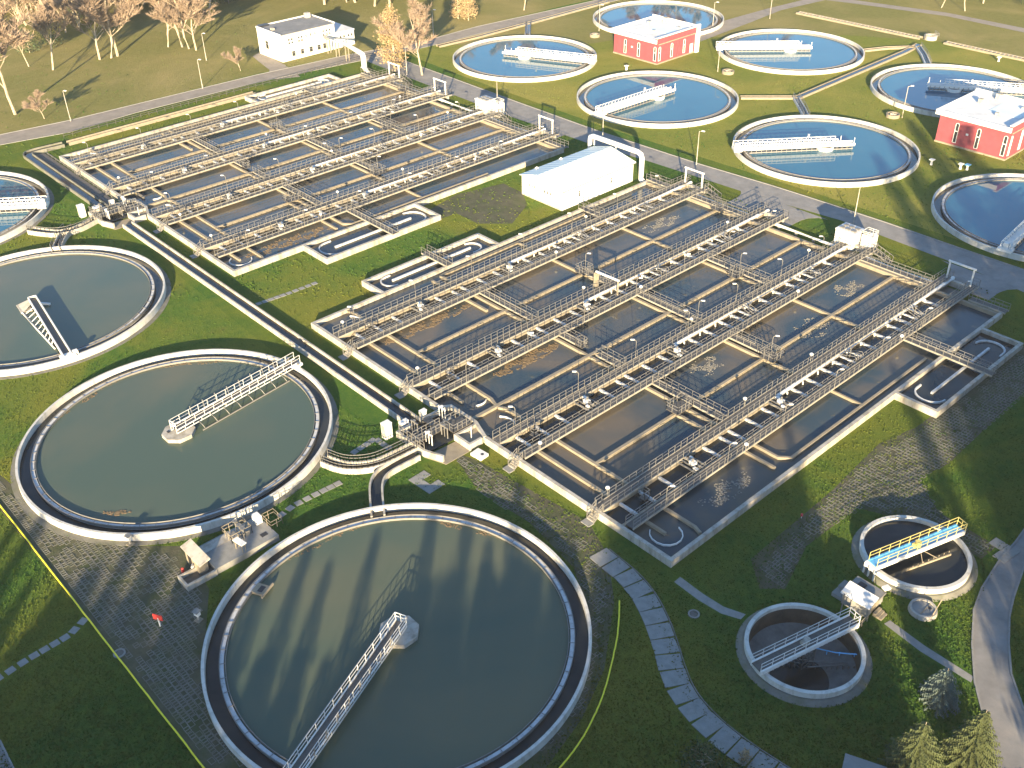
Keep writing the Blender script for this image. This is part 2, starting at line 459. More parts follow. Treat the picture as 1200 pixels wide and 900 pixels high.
road('office_drive', px((303, 62), (318, 68), (334, 76), (352, 90)), px((296, 66), (303, 72), (316, 82), (312, 94)), .018, M['paleroad'], False)
sheet('soil_verge', px((-10, 548), (40, 590), (75, 628), (140, 640), (215, 640), (245, 690), (240, 760), (252, 845), (300, 905), (245, 905), (100, 722), (-10, 585)), .008, M['dirt'])
sheet('soil_strip', px((528, 528), (560, 540), (690, 612), (712, 650), (720, 705), (708, 785), (682, 842), (640, 900), (610, 900), (672, 830), (690, 770), (690, 720), (672, 665), (620, 612), (560, 575)), .008, M['dirt'])
sheet('soil_yard', px((880, 655), (975, 575), (1030, 520), (1075, 500), (1200, 405), (1230, 430), (1110, 545), (1075, 560), (1100, 600), (1168, 640), (1150, 655), (1080, 615), (1005, 595), (945, 640), (920, 690), (890, 690)), .008, M['dirt'])
sheet('soil_patch', px((535, 228), (590, 215), (612, 226), (618, 240), (600, 262), (560, 262), (535, 250), (500, 262), (505, 245)), .008, M['dirt'])

def inside(p, poly):
    x, y = p; c = False; n = len(poly)
    for i in range(n):
        x0, y0 = poly[i]; x1, y1 = poly[(i + 1) % n]
        if (y0 > y) != (y1 > y) and x < (x1 - x0) * (y - y0) / (y1 - y0) + x0: c = not c
    return c
def paver_mesh(kind, w, d):
    mb = MB()
    e, z0, z1 = .062, -.03, .045
    mb.box(-w / 2, w / 2, -d / 2, -d / 2 + e, z0, z1); mb.box(-w / 2, w / 2, d / 2 - e, d / 2, z0, z1)
    mb.box(-w / 2, -w / 2 + e, -d / 2 + e, d / 2 - e, z0, z1); mb.box(w / 2 - e, w / 2, -d / 2 + e, d / 2 - e, z0, z1)
    if kind: mb.box(-.04, .04, -d / 2 + e, d / 2 - e, z0, z1 - .005)
    me = bpy.data.meshes.new('paver'); me.from_pydata(mb.v, [], mb.f); me.materials.append(M['paver'])
    return me
PAVERS = [paver_mesh(0, .74, .56), paver_mesh(1, .74, .56), paver_mesh(1, .73, .55)]
def pavement(name, poly, keep=.9, cap=300):
    poly = [(p[0], p[1]) for p in poly]
    root = link(name, None, kind='structure')
    x0, x1 = min(p[0] for p in poly), max(p[0] for p in poly); y0, y1 = min(p[1] for p in poly), max(p[1] for p in poly)
    spots = []
    y = y0; row = 0
    while y < y1:
        x = x0 + (row % 2) * .38
        while x < x1:
            if inside((x, y), poly) and random.random() < keep * (.86 + .3 * math.sin(x * .37) * math.sin(y * .29 + 1)): spots.append((x, y))
            x += .77
        y += .59; row += 1
    spots.sort(key=lambda s: (Vector((s[0], s[1], 0)) - CAMP).length)
    for s in spots[:cap]:
        o = link('paver', random.choice(PAVERS), root)
        o.location = (s[0] + random.uniform(-.04, .04), s[1] + random.uniform(-.04, .04), random.uniform(-.015, .01))
        o.rotation_euler = (random.uniform(-.015, .015), random.uniform(-.015, .015), random.uniform(-.05, .05))
    if spots[cap:]:
        mb = MB()
        for s in spots[cap:]:
            me = random.choice(PAVERS); a = random.uniform(-.05, .05); c, sn = math.cos(a), math.sin(a); dz = random.uniform(-.015, .01)
            mb.add([(s[0] + v.co.x * c - v.co.y * sn, s[1] + v.co.x * sn + v.co.y * c, v.co.z + dz) for v in me.vertices], [tuple(p.vertices) for p in me.polygons])
        mb.build('pavers', M['paver'], root, kind='stuff', flip=False)
    return root
pavement('paved_yard', px((-5, 562), (40, 598), (95, 632), (150, 640), (212, 655), (236, 700), (228, 760), (246, 850), (290, 900), (250, 905), (110, 728), (0, 585)), 1.0)
pavement('paved_turnaround', px((892, 668), (972, 585), (1033, 528), (1077, 508), (1196, 414), (1225, 440), (1110, 540), (1078, 562), (1102, 602), (1162, 640), (1150, 650), (1085, 612), (1012, 592), (945, 632), (915, 690)), 1.0)
pavement('paved_walk', px((533, 533), (560, 545), (625, 590), (690, 640), (672, 655), (615, 607), (570, 585)), .8, 220)
pavement('paved_shoulder', px((694, 650), (712, 700), (702, 770), (676, 838), (640, 885), (628, 880), (672, 820), (692, 760), (694, 715), (680, 672)), .55, 200)

# ------------------------------------------------------------------ slab path
def slab_path():
    root = link('slab_path', None, kind='structure')
    pts = smooth(px((703, 650), (716, 661), (737, 678), (755, 700), (770, 730), (779, 757), (786, 782), (799, 815), (826, 847), (862, 877), (905, 906), (960, 940)), 2)
    L = [0]
    for a, b in zip(pts[:-1], pts[1:]): L.append(L[-1] + (b - a).length)
    s = .6; i = 0
    kinds = []
    for _ in range(3):
        mb = MB(); w, d = 2.55, 1.86
        j = [random.uniform(-.05, .05) for _ in range(8)]
        mb.prism([(-w / 2 + j[0], -d / 2 + j[1]), (w / 2 + j[2], -d / 2 + j[3]), (w / 2 + j[4], d / 2 + j[5]), (-w / 2 + j[6], d / 2 + j[7])], -.08, .07)
        me = bpy.data.meshes.new('slab'); me.from_pydata(mb.v, [], mb.f); me.materials.append(M['slab']); kinds.append(me)
    while s < L[-1]:
        while L[i + 1] < s: i += 1
        t = (s - L[i]) / (L[i + 1] - L[i]); p = pts[i].lerp(pts[i + 1], t); d = (pts[i + 1] - pts[i]).normalized()
        o = link('slab', random.choice(kinds), root)
        o.location = (p.x, p.y, random.uniform(-.02, .02)); o.rotation_euler = (random.uniform(-.015, .015), random.uniform(-.015, .015), math.atan2(d.y, d.x) - PI / 2 + random.uniform(-.03, .03))
        s += 2.03
    mb = MB(); mb.wall(offset(pts, 1.42), .12, -.05, .1); mb.build('kerb', M['paver'], root)
slab_path()

def slab_patch(name, cx, cy, nx, ny, w, ang):
    root = link(name, None, kind='structure', loc=(cx, cy, 0), rz=ang)
    for i in range(nx):
        for j in range(ny):
            if random.random() < .12: continue
            mb = MB(); mb.box(-w / 2 + .02, w / 2 - .02, -w / 2 + .02, w / 2 - .02, -.05, .05)
            o = mb.build('slab', M['slab'], root); o.location = ((i - nx / 2 + .5) * w, (j - ny / 2 + .5) * w, random.uniform(-.02, .015)); o.rotation_euler = (0, 0, random.uniform(-.03, .03))
p = P(500, 565); slab_patch('slab_patch', p.x, p.y, 3, 2, 1.3, R(3))
p = P(1172, 645); slab_patch('slab_patch', p.x, p.y, 2, 2, 1.5, R(-8))
def slab_trail(pts, name):
    root = link(name, None, kind='structure')
    pts = px(*pts)
    for a, b in zip(pts[:-1], pts[1:]):
        n = max(1, int((b - a).length / 1.0)); d = b - a; ang = math.atan2(d.y, d.x)
        for i in range(n):
            p = a.lerp(b, (i + .5) / n)
            mb = MB(); mb.box(-.45, .45, -.42, .42, -.04, .05); o = mb.build('slab', M['slab'], root); o.location = (p.x, p.y, random.uniform(-.02, .01)); o.rotation_euler = (0, 0, ang + random.uniform(-.05, .05))
slab_trail([(102, 723), (82, 744), (34, 772), (-10, 800)], 'slab_trail')
slab_trail([(400, 565), (375, 577), (345, 592), (325, 607)], 'slab_trail')
slab_trail([(300, 357), (335, 345), (372, 331)], 'slab_trail')
slab_trail([(412, 532), (440, 514), (458, 527)], 'slab_trail')

# ------------------------------------------------------------------ round settling tanks
def tank(key, label, murky, group=None, pier=True, gap=None):
    (x, y), r = TANKS[key]
    t = thing('settling_tank', label, 'settling tank', (x, y, 0), 0, group)
    mb = MB(); mb.ring(r - .32, r, -.2, 1.0, 128, r2=r + .03); mb.build('outer_wall', M['tankrim'], t)
    if key in 'BCL': mb = MB(); mb.ring(r + .04, r + .8, -.1, .035, 96); mb.build('apron', M['paver'], t)
    mb = MB(); mb.ring(r - 1.75, r - .33, -.3, .17, 128); mb.build('channel_water', M['channel'], t)
    mb = MB(); mb.ring(r - 2.15, r - 1.75, -.3, .58, 128); mb.build('inner_wall', M['weir'], t)
    mb = MB()
    mb.ring(r - 1.74, r - 1.69, .3, .70, 128); mb.ring(r - 2.36, r - 2.31, .25, .70, 128)
    n = 60
    for k in range(n):
        a = 2 * PI * k / n; c, s = math.cos(a), math.sin(a)
        mb.bar((c * (r - 2.33), s * (r - 2.33), .64), (c * (r - 1.75), s * (r - 1.75), .64), .05)
    mb.build('weir_plate', M['steel'], t)
    mb = MB(); mb.ring(.1, r - 2.15, -.3, .42, 128) if False else mb.disc(r - 2.15, .42, 128)
    mb.build('water', M['murky' if murky else 'clear'], t)
    if pier:
        mb = MB(); mb.prism([(2.15 * math.cos(PI / 8 + k * PI / 4), 2.15 * math.sin(PI / 8 + k * PI / 4)) for k in range(8)], -.2, .95)
        o = mb.build('centre_pier', M['rim'], t)
        h = MB(); h.box(-.9, -.45, -1.25, -.9, .95, 1.0); h.build('hatch', M['dark'], o)
    return t
G1 = 'round settling tanks with muddy water'
G2 = 'round settling tanks with clear blue water'
TA = tank('A', 'large round tank of muddy water at the bottom, its white bridge reaching an octagonal pier', True, G1)
TB = tank('B', 'large round muddy tank beside the yellow hose, bridge rising to its upper right rim', True, G1)
TC = tank('C', 'round blue-grey tank at the left edge whose bridge ends at the near rim', True, G1, pier=False)
TL = tank('L', 'round tank cut by the left edge in the corner of the tree road', False, G1, pier=False)
TE = tank('E', 'clear blue round tank next to the golden tree and the tree road', False, G2, pier=False)
TF = tank('F', 'clear round tank in front of the far red house, mirroring its red wall', False, G2, pier=False)
TG = tank('G', 'clear blue round tank right of the far red house, bridge pointing right', False, G2, pier=False)
TH = tank('H', 'clear blue round tank nearest the service road, with an overhanging white bridge', False, G2, pier=False)
TI = tank('I', 'clear blue round tank behind the near red house', False, G2, pier=False)
TJ = tank('J', 'clear round tank at the top behind the far red house, mirroring bare trees', False, G2, pier=False)
TK = tank('K', 'dark blue round tank cut by the right edge before the near red house', False, G2, pier=False)

def primary_bridge(key, tip, label):
    """scraper bridge running from the centre of a muddy tank to its rim"""
    (x, y), r = TANKS[key]
    q = P(*tip, 1.6)
    ang = math.atan2(q.y - y, q.x - x)
    t = thing('scraper_bridge', label, 'bridge', (x, y, 0), ang, 'scraper bridges over the round tanks')
    x0, x1, w = -.6, r + .35, .62
    mb = MB(); mb.box(x0, x1, -w + .06, w - .06, 1.52, 1.58); mb.build('deck', M['grating'], t)
    for s in (-1, 1):
        mb = MB()
        mb.bar((x0, s * w, 1.62), (x1, s * w, 1.62), .12, .12); mb.bar((x0, s * w, 1.12), (x1 - 1.2, s * w, 1.12), .1, .1)
        n = 15
        for k in range(n + 1):
            xx = x0 + (x1 - 1.2 - x0) * k / n
            mb.bar((xx, s * w, 1.12), (xx, s * w, 1.6), .05)
        mb.build('side_truss', M['white'], t)
        mb = MB(); mb.rail([(x0, s * (w + .03), 1.6), (x1, s * (w + .03), 1.6)], 1.1, 1.5, .05); mb.build('railing', M['white'], t)
    mb = MB(); mb.rail([(x0, -w, 1.6), (x0, w, 1.6)], 1.1, .6, .07); mb.build('end_railing', M['white'], t)
    mb = MB()
    for k in range(8):
        xx = 2.8 + k * (r - 6) / 7
        mb.tube([(xx, -w, 1.2), (xx, -w - .7, .95), (xx + .1, -w - 1.25, .35)], .05, 5)
        mb.bar((xx, w, 1.6), (xx, w + .25, 2.9), .09)
    mb.bar((2.4, -w - 1.25, .5), (r - 2.8, -w - 1.25, .5), .08, .16)
    mb.build('scraper_arm', M['steel'], t)
    mb = MB(); mb.box(r - .75, r + .5, -1.0, 1.0, 1.12, 1.5)
    for s in (-1, 1): mb.tube([(r - .17, s * .9 - .12, 1.2), (r - .17, s * .9 + .12, 1.2)], .2, 12)
    mb.build('end_carriage', M['white'], t)
    mb = MB(); mb.tube([(r - .3, -.95, 1.55), (r - .3, -.95, 1.8)], .16, 10); mb.box(r - .9, r - .45, .7, 1.2, 1.5, 2.2); mb.build('drive_motor', M['steel'], t)
    return t
primary_bridge('A', (346, 905), 'long white railed bridge crossing the bottom tank to its lower left rim')
primary_bridge('B', (350, 421), 'white railed bridge from the pier of the tank beside the yellow hose')

def c_bridge():
    (x, y), r = TANKS['C']
    q = P(76, 410, 1.6); ang = math.atan2(q.y - y, q.x - x)
    t = thing('scraper_bridge', 'narrow white bridge with dark deck ending at the near rim of the left edge tank', 'bridge', (x, y, 0), ang, 'scraper bridges over the round tanks')
    mb = MB(); mb.box(-1.2, r + .1, -.5, .5, 1.15, 1.2); mb.build('deck', M['dark'], t)
    for s in (-1, 1):
        mb = MB(); mb.box(-1.2, r + .1, s * .58 - .09, s * .58 + .09, 1.0, 1.55); mb.build('side_girder', M['white'], t)
    mb = MB(); mb.box(-1.25, -1.1, -.5, .5, 1.0, 1.55); mb.build('end_girder', M['white'], t)
    mb = MB()
    for k in range(9): mb.bar((2 + k * 1.5, -.7, 1.1), (2.2 + k * 1.5, -2.0 + k * .12, .5), .09)
    mb.tube([(1.5, -2.3, .55), (8, -1.7, .55), (15.5, -.9, .55)], .12, 6); mb.build('scraper_arm', M['white'], t)
    mb = MB(); mb.add([(-1.6, -2.6, .5), (2.0, -2.4, .5), (.6, -.7, 1.1), (-1.2, -.7, 1.1)], [(0, 1, 2, 3)]); mb.box(-1.4, 1.6, -2.5, -.8, .3, .6); mb.build('scum_box', M['rim'], t)
    mb = MB(); mb.bar((.6, .7, .8), (1.4, 2.0, .6), .3, .3); mb.build('stilling_arm', M['white'], t)
    mb = MB(); mb.box(r - .8, r + .35, -1.1, 1.1, 1.05, 1.35); mb.box(r - .6, r, .8, 1.5, 1.05, 1.7); mb.build('end_carriage', M['white'], t)
c_bridge()

def clear_bridge(key, rimpx, label, over=6.0, bright='white', rail_over=True):
    """white scraper bridge of a clear tank: from the rim past the centre"""
    (x, y), r = TANKS[key]
    q = P(*rimpx, 1.8)
    ang = math.atan2(y - q.y, x - q.x)       # local x: from the rim inward, 0 at the centre
    t = thing('scraper_bridge', label, 'bridge', (x, y, 0), ang, 'scraper bridges over the round tanks')
    W = M[bright]
    x0, x1, w = -r - .5, 2.2, .75
    mb = MB(); mb.box(x0, x1, -w, w, 1.5, 1.62); mb.build('deck', W, t)
    for s in (-1, 1):
        mb = MB(); mb.box(x0 + .6, over, s * w - .05, s * w + .05, 1.12, 1.72); mb.build('side_girder', W, t)
        mb = MB(); mb.rail([(x0, s * w, 1.72), (x1, s * w, 1.72)], 1.05, 1.0, .11)
        mb.build('railing', W, t)
    mb = MB(); mb.box(x1, over, -w + .06, w - .06, 1.3, 1.4)
    mb.bar((over - .3, -w, 1.6), (over - .3, -w, 2.9), .1); mb.bar((over - 2.6, w, 1.6), (over - 2.6, w, 2.8), .1); mb.build('tail_deck', W, t)
    mb = MB()
    n = 20
    for k in range(n + 1):
        xx = -r + 3 + k * (over + r - 3.6) / n
        for s in (-1, 1): mb.bar((xx, s * (w + .12), 1.5), (xx, s * (w + .12), .42), .1)
    for s in (-1, 1): mb.bar((-r + 2.6, s * (w + .12), .62), (over - .4, s * (w + .12), .62), .12, .2)
    mb.build('scraper_frame', M['steel'], t)
    mb = MB(); mb.ring(1.55, 1.75, .2, 1.15, 32); mb.build('stilling_drum', W, t)
    mb = MB(); mb.box(x0 - .1, x0 + 1.5, -1.2, 1.2, 1.05, 1.5); mb.box(x0 + .1, x0 + 1.0, -.4, .4, 1.6, 2.6); mb.build('end_carriage', W, t)
    mb = MB(); mb.tube([(-3.5, w, 1.6), (-3.5, w, 3.0)], .07, 6); mb.tube([(-3.5, w, 3.0), (-3.5, w, 3.45)], .28, 8); mb.build('beacon', W, t)
    return t
clear_bridge('E', (696, 70), 'white bridge over the tank near the golden tree, running from its right rim')
clear_bridge('F', (703, 130), 'white bridge over the tank in front of the far red house', 5.5)
clear_bridge('G', (845, 54), 'white bridge over the tank right of the far red house', 5.5)
clear_bridge('H', (858, 172), 'white bridge with a half drum over the tank nearest the service road', 6.0)
clear_bridge('I', (1207, 105), 'half shaded white bridge behind the roof of the near red house', 6.0)
clear_bridge('L', (56, 237), 'white railed bridge reaching the right rim of the tank cut by the left edge', 3.0)
clear_bridge('K', (1176, 292), 'white railed bridge at the near rim of the tank cut by the right edge', 4.0)

# platform on the weir of the bottom tank and drips
p = P(303, 690, .6)
(ax, ay), ar = TANKS['A']
t = thing('scum_box', 'small beige scum box fixed on the inner ring of the bottom tank', 'scum box', (p.x, p.y, 0), math.atan2(p.y - ay, p.x - ax))
mb = MB(); mb.box(-1.0, .5, -.7, .7, .3, .72); mb.build('box', M['divider'], t)
mb = MB(); mb.box(-.7, -.1, -.45, .45, .72, .735); mb.build('opening', M['dark'], t)
mb = MB(); mb.bar((-1.15, -1.1, .75), (-1.15, 1.1, .75), .15, .3); mb.build('baffle', M['divider'], t)

# ------------------------------------------------------------------ aeration basins
PAIR = [-60.0, -42.15, -24.3, -6.35]        # right edge of each pair of walkways
LANE = [(PAIR[k], PAIR[k + 1] - 5.9) for k in range(3)]
NEAR = {'front': 'front basin', 'back': 'back basin'}
def hook(cx, cy, r, a0, a1, n=10):
    return [(cx + r * math.cos(a0 + (a1 - a0) * i / n), cy + r * math.sin(a0 + (a1 - a0) * i / n)) for i in range(n + 1)]

def make_motor():
    t = thing('mixer_unit', 'x', 'mixer', (0, 0, 0), 0, 'mixer units in the basin channels')
    mb = MB()
    for y in (-1.0, -.35, .35, 1.0): mb.bar((-1.45, y, .95), (1.45, y, .95), .14, .2)
    mb.box(-1.45, 1.45, -1.05, -.95, .75, .86); mb.build('frame', M['steel'], t)
    mb = MB(); mb.box(-.5, .3, -.3, .35, 1.05, 1.5); mb.build('gearbox', M['white'], t)
    mb = MB(); mb.tube([(.3, 0, 1.3), (1.1, 0, 1.3)], .22, 10); mb.tube([(-.1, .1, 1.5), (-.1, .1, 1.95)], .14, 8); mb.build('motor', M['steel'], t)
    mb = MB(); mb.box(-1.3, -.7, .4, .8, 1.05, 1.25); mb.box(.5, .95, -.8, -.5, 1.05, 1.35); mb.build('cover', M['white'], t)
    return t
def make_gate():
    t = thing('sluice_gate', 'x', 'sluice gate', (0, 0, 0), 0, 'sluice gates in the basin channels')
    mb = MB()
    for y in (-.9, -.3, .3, .9): mb.tube([(-1.3, y, .4), (-1.3, y, 1.5), (-1.05, y, 1.75), (1.3, y, 1.0)], .055, 6)
    mb.build('pipe_frame', M['steel'], t)
    mb = MB(); mb.box(-1.4, 1.4, -1.1, -.85, .75, .95); mb.build('beam', M['weir'], t); mb = MB(); mb.box(-1.4, 1.4, .85, 1.1, .75, .95); mb.build('beam', M['weir'], t)
    mb = MB(); mb.bar((.2, 0, .5), (.2, 0, 2.3), .09); mb.tube([(.2, 0, 2.28), (.2, 0, 2.33)], .26, 12); mb.build('spindle', M['steel'], t)
    return t
def make_lamp():
    t = thing('basin_lamp', 'x', 'lamp', (0, 0, 0), 0, 'curved lamps along the basin walkways')
    mb = MB(); mb.tube([(0, 0, 0), (0, 0, 2.7), (.1, 0, 2.95), (.35, 0, 3.08)], [.06, .05, .045, .045], 6); mb.build('pole', M['steel'], t)
    mb = MB(); mb.box(.3, .85, -.11, .11, 3.02, 3.14); mb.build('lamp_head', M['white'], t)
    return t
def make_globe():
    t = thing('valve_post', 'x', 'valve', (0, 0, 0), 0, 'white topped valve posts beside the walkways')
    mb = MB(); mb.tube([(0, 0, 0), (0, 0, 1.0)], .06, 6); mb.build('post', M['steel'], t)
    mb = MB(); mb.tube([(0, 0, .95), (0, 0, 1.05), (0, 0, 1.25), (0, 0, 1.38)], [.12, .27, .27, .1], 10); mb.build('cap', M['white'], t, smooth=True)
    return t
protos = {}
def place(kind, maker, x, y, z, rz, label):
    if kind not in protos:
        protos[kind] = maker(); o = protos[kind]
        o.location = (x, y, z); o.rotation_euler = (0, 0, rz); o['label'] = label
        return o
    return clone(protos[kind], (x, y, z), rz, label)

def walkway(x0, x1, y0, y1, z, label, group='long railed walkways over the basins', long=True, open_ends=False, name='walkway', cat='walkway', pipe=None):
    """railed deck; long axis along y if long else along x"""
    t = thing(name, label, cat, (x0, y0, 0), 0, group)
    w, l = x1 - x0, y1 - y0
    mb = MB(); mb.box(.06, w - .06, .0, l, z - .12, z - .04); mb.build('deck', M['grating'], t)
    if long:
        sides = [((0, 0), (0, l)), ((w, 0), (w, l))]; ends = [((0, l), (w, l))]
    else:
        sides = [((0, 0), (w, 0)), ((0, l), (w, l))]; ends = []
    for a, b in sides:
        mb = MB(); mb.bar((*a, z - .12), (*b, z - .12), .12, .26); mb.build('edge_beam', M['beam'], t)
        mb = MB(); mb.rail([(*a, z), (*b, z)], 1.1, 1.2, .048); mb.build('railing', M['steel'], t)
    for a, b in ends:
        mb = MB(); mb.rail([(*a, z), (*b, z)], 1.1, .8, .048); mb.build('end_railing', M['steel'], t)
    return t
def platform(cx, cy, w, d, z, label):
    t = thing('service_platform', label, 'platform', (cx, cy, 0), 0, 'small railed platforms in the basins')
    mb = MB(); mb.box(-w / 2, w / 2, -d / 2, d / 2, z - .15, z - .03); mb.build('deck', M['grating'], t)
    mb = MB(); mb.rail([(-w / 2, -d / 2, z), (w / 2, -d / 2, z), (w / 2, d / 2, z), (-w / 2, d / 2, z)], 1.1, .8, .06, True); mb.build('railing', M['steel'], t)
    return t
def stairs(x, y, rz, label, n=5, z=1.05):
    t = thing('short_stairs', label, 'stairs', (x, y, 0), rz, 'short stairs at the walkway ends')
    mb = MB()
    for k in range(n):
        h = z * (n - k) / n
        mb.box(k * .3, k * .3 + .3, -.5, .5, h - .1, h)
    mb.build('tread', M['rim'], t)
    for s in (-1, 1):
        mb = MB(); mb.bar((0, s * .52, z - .05), (n * .3, s * .52, .05), .08, .2)
        a, b = Vector((0, s * .52, z)), Vector((n * .3, s * .52, .1))
        for k in (1.05, .55): mb.bar(a + Vector((0, 0, k)), b + Vector((0, 0, k)), .06)
        for f in (0, .5, 1): q = a.lerp(b, f); mb.bar(q, q + Vector((0, 0, 1.05)), .06)
        mb.build('railing', M['steel'], t)
    mb = MB(); mb.box(n * .3, n * .3 + .9, -.65, .65, -.05, .12); mb.build('landing', M['slab'], t)
    return t

mb = MB(); mb.tube([(.05, 0, 1.0), (.4, 0, .8), (.45, 0, .3)], [.16, .13, .1], 7)
BR = bpy.data.meshes.new('pipe_branch'); BR.from_pydata(mb.v, [], mb.f); BR.materials.append(M['white'])
def basin(ox, which, west, east):
    nm = NEAR[which]
    b = thing('aeration_basin', {'front': 'large front basin of dark water divided by walkways, right of the long trough', 'back': 'large back basin left of the white hall, crossed by many walkways'}[which], 'basin', (ox, 0, 0))
    VE = 77.6
    cnt = [0]
    def wall(name, pts, w=.42, z0=-.2, z1=.78, m='divider'):
        cnt[0] += 1
        mb = MB(); mb.wall(pts, w, z0 - .003 * (cnt[0] % 9), z1 - .0031 * (cnt[0] % 13)); mb.build(name, M[m], b)
    # outer wall pieces
    O = .25
    mb = MB()
    mb.wall([(-71, O), (-40.2, O)], .5, -.2, 1.0); mb.build('outer_wall', M['rim'], b)
    wall('outer_wall', [(-31, O), (0, O)], .5, -.2, 1.0, 'rim')
    wall('outer_wall', [(-40.2, O), (-39.6, 1.5), (-34.5, 1.5), (-31.2, O)], .45, -.2, 1.0, 'rim')
    wall('outer_wall', [(-O, .5), (-O, VE)], .5, -.2, 1.0, 'rim')
    wall('outer_wall', [(-71 + O, .5), (-71 + O, VE)], .5, -.2, 1.0, 'rim')
    wall('outer_wall', [(-70.5, VE - .9), (-O * 2, VE - .9)], .5, -.2, 1.0, 'divider')
    mb = MB(); mb.box(-70.9, -.1, .1, VE - 1.0, .2, .38); mb.build('water', M['basin'], b)
    for k, p in enumerate(PAIR):
        wall('channel_wall', [(p - 4.55, .5), (p - 4.55, 82)], .4, -.2, 1.0); wall('channel_wall', [(p - 1.3, .5), (p - 1.3, 82)], .4, -.2, 1.0)
        mb = MB(); mb.box(p - 4.35, p - 1.5, .5, 76.4, .2, .4); mb.build('channel_water', M['channel'], b)
        for v in (3.4, 6.7, 10.4, 19, 22.2, 24.1, 27.8, 31.3, 38, 41.5, 45.2, 48, 55.2, 58.8, 62.4, 65, 73):
            wall('cross_wall', [(p - 4.4, v), (p - 1.45, v)], .3, -.2, .75, 'weir')
    for k, (u0, u1) in enumerate(LANE):
        mid = u0 + 6.5; u1i = u1 + .9
        if k != 1:
            for v in (3.4, 6.7): wall('cross_wall', [(u0 - .8, v), (u1i, v)])
            wall('divider_wall', [(mid, 6.9), (mid, 76.4)])
        else:
            wall('cross_wall', [(u0 - .8, 3.4), (u0 + 2.75, 3.4)])
            wall('divider_wall', [(mid + .1, .5), (mid + .1, 5.6), (mid + .1, 76.4)], .5)
            wall('cross_wall', [(u0 - .8, 6.7), (mid - 1.6, 6.7), (mid - .2, 6.2)]); wall('cross_wall', [(mid + .4, 6.2), (mid + 1.8, 6.7), (u1i, 6.7)])
        for v in (24.0, 41.4, 58.8):
            wall('cross_wall', [(u0 - .8, v), (mid - .2, v)]); wall('cross_wall', [(mid + .2, v), (u1i, v)])
        if k == 2: wall('cross_wall', [(mid + .3, 22.1), (u1i, 22.1)])
        if k == 0: wall('cross_wall', [(u0 - .8, 22.1), (mid - 2, 22.1)])
    # outer lanes: a mirrored pair of long guide walls
    for sgn, e in ((1, 0), (-1, -71)):
        X = lambda a: e + sgn * a
        wall('guide_wall', [(X(-7.0), 24.1), (X(-3.0), 24.1), (X(-1.8), 25.2), (X(-1.8), 58)] if sgn > 0 else [(X(-7.0), 24.1), (X(-1.8), 24.1), (X(-1.6), 25), (X(-1.6), 58.2)], .35)
        wall('cross_wall', [(X(-7), 3.3), (X(-3.6), 3.3)], .35); wall('cross_wall', [(X(-7), 6.6), (X(-2.0), 6.6), (X(-.9), 6.2)] if sgn > 0 else [(X(-7), 6.6), (X(-2), 6.9), (X(-.5), 6.4)], .35)
        wall('cross_wall', [(X(-7), 22.1), (X(-2.0), 22.1)], .35); wall('cross_wall', [(X(-7), 41.5), (X(-1.9), 41.5)], .3)
    for hk in (hook(-3.6, 3.4, 1.9, -PI * .85, PI * .45), hook(-35.4 + 3.3, 3.4, 2.2, PI * .75, PI * .25), hook(-39.0, 5.2, 1.6, -.6, .7), hook(-67.5, 4.2, 2.4, PI * .75, PI * .3)):
        mb = MB(); mb.wall(hk, .1, .3, .62); mb.build('guide_baffle', M['white'], b)
    # walkways along the basin
    for k, p in enumerate(PAIR):
        o1, o2 = 'left', 'right'
        for side, (x0, x1) in (('left', (p - 5.8, p - 4.4)), ('right', (p - 1.15, p))):
            w = walkway(ox + x0, ox + x1, .6 if side == 'left' else .8, 82.4, 1.15, f'{side} walkway of the {ORD[k]} pair from the left, {nm}')
            if side == 'left':
                mb = MB(); mb.tube([(1.5, 34, .95), (1.5, 78.5, .95)], .27, 10); mb.tube([(1.5, 78.4, .95), (1.5, 81.8, .95)], .33, 10); ap = mb.build('air_pipe', M['white'], w)
                for q in range(12):
                    o = link('pipe_branch', BR, ap); o.location = (1.4, 36 + q * 3.65, 0)
            # lamps
            if (k + (side == 'right')) % 2 == 0:
                for i in range(7):
                    v = 4.5 + 11.7 * i + (k % 2) * 2
                    if v < 80: place('lamp', make_lamp, ox + (x0 if side == 'left' else x1), v, 1.1, (PI if side == 'left' else 0) + PI / 4, f'{ORD[i]} curved lamp from the near end, {side} walkway, {ORD[k]} pair, {nm}')
        if k in (0, 1, 3): stairs(ox + p - (5.1 if k else .75), .6, -PI / 2, f'short stairs at the near end of the {ORD[k]} pair, {nm}')
        if k == 2: stairs(ox + p - .75, .6, -PI / 2, f'short stairs at the near end of the {ORD[k]} pair, {nm}')
        for i, v in enumerate((15.0, 33.6, 50.5, 67.6)):
            mk = ('motor', make_motor) if i < 2 else ('gate', make_gate)
            place(*mk, ox + p - 2.92, v, 0, (PI if (k + i) % 2 else 0), f'{"nearer" if i % 2 == 0 else "farther"} {"mixer unit" if i < 2 else "pipe framed sluice gate"} between the {ORD[k]} walkway pair, {nm}')
        platform(ox + p - 2.9, 5.2 + (k % 2) * .8, .9, .9, 1.0, f'tiny railed cage near the front of the {ORD[k]} walkway pair, {nm}')
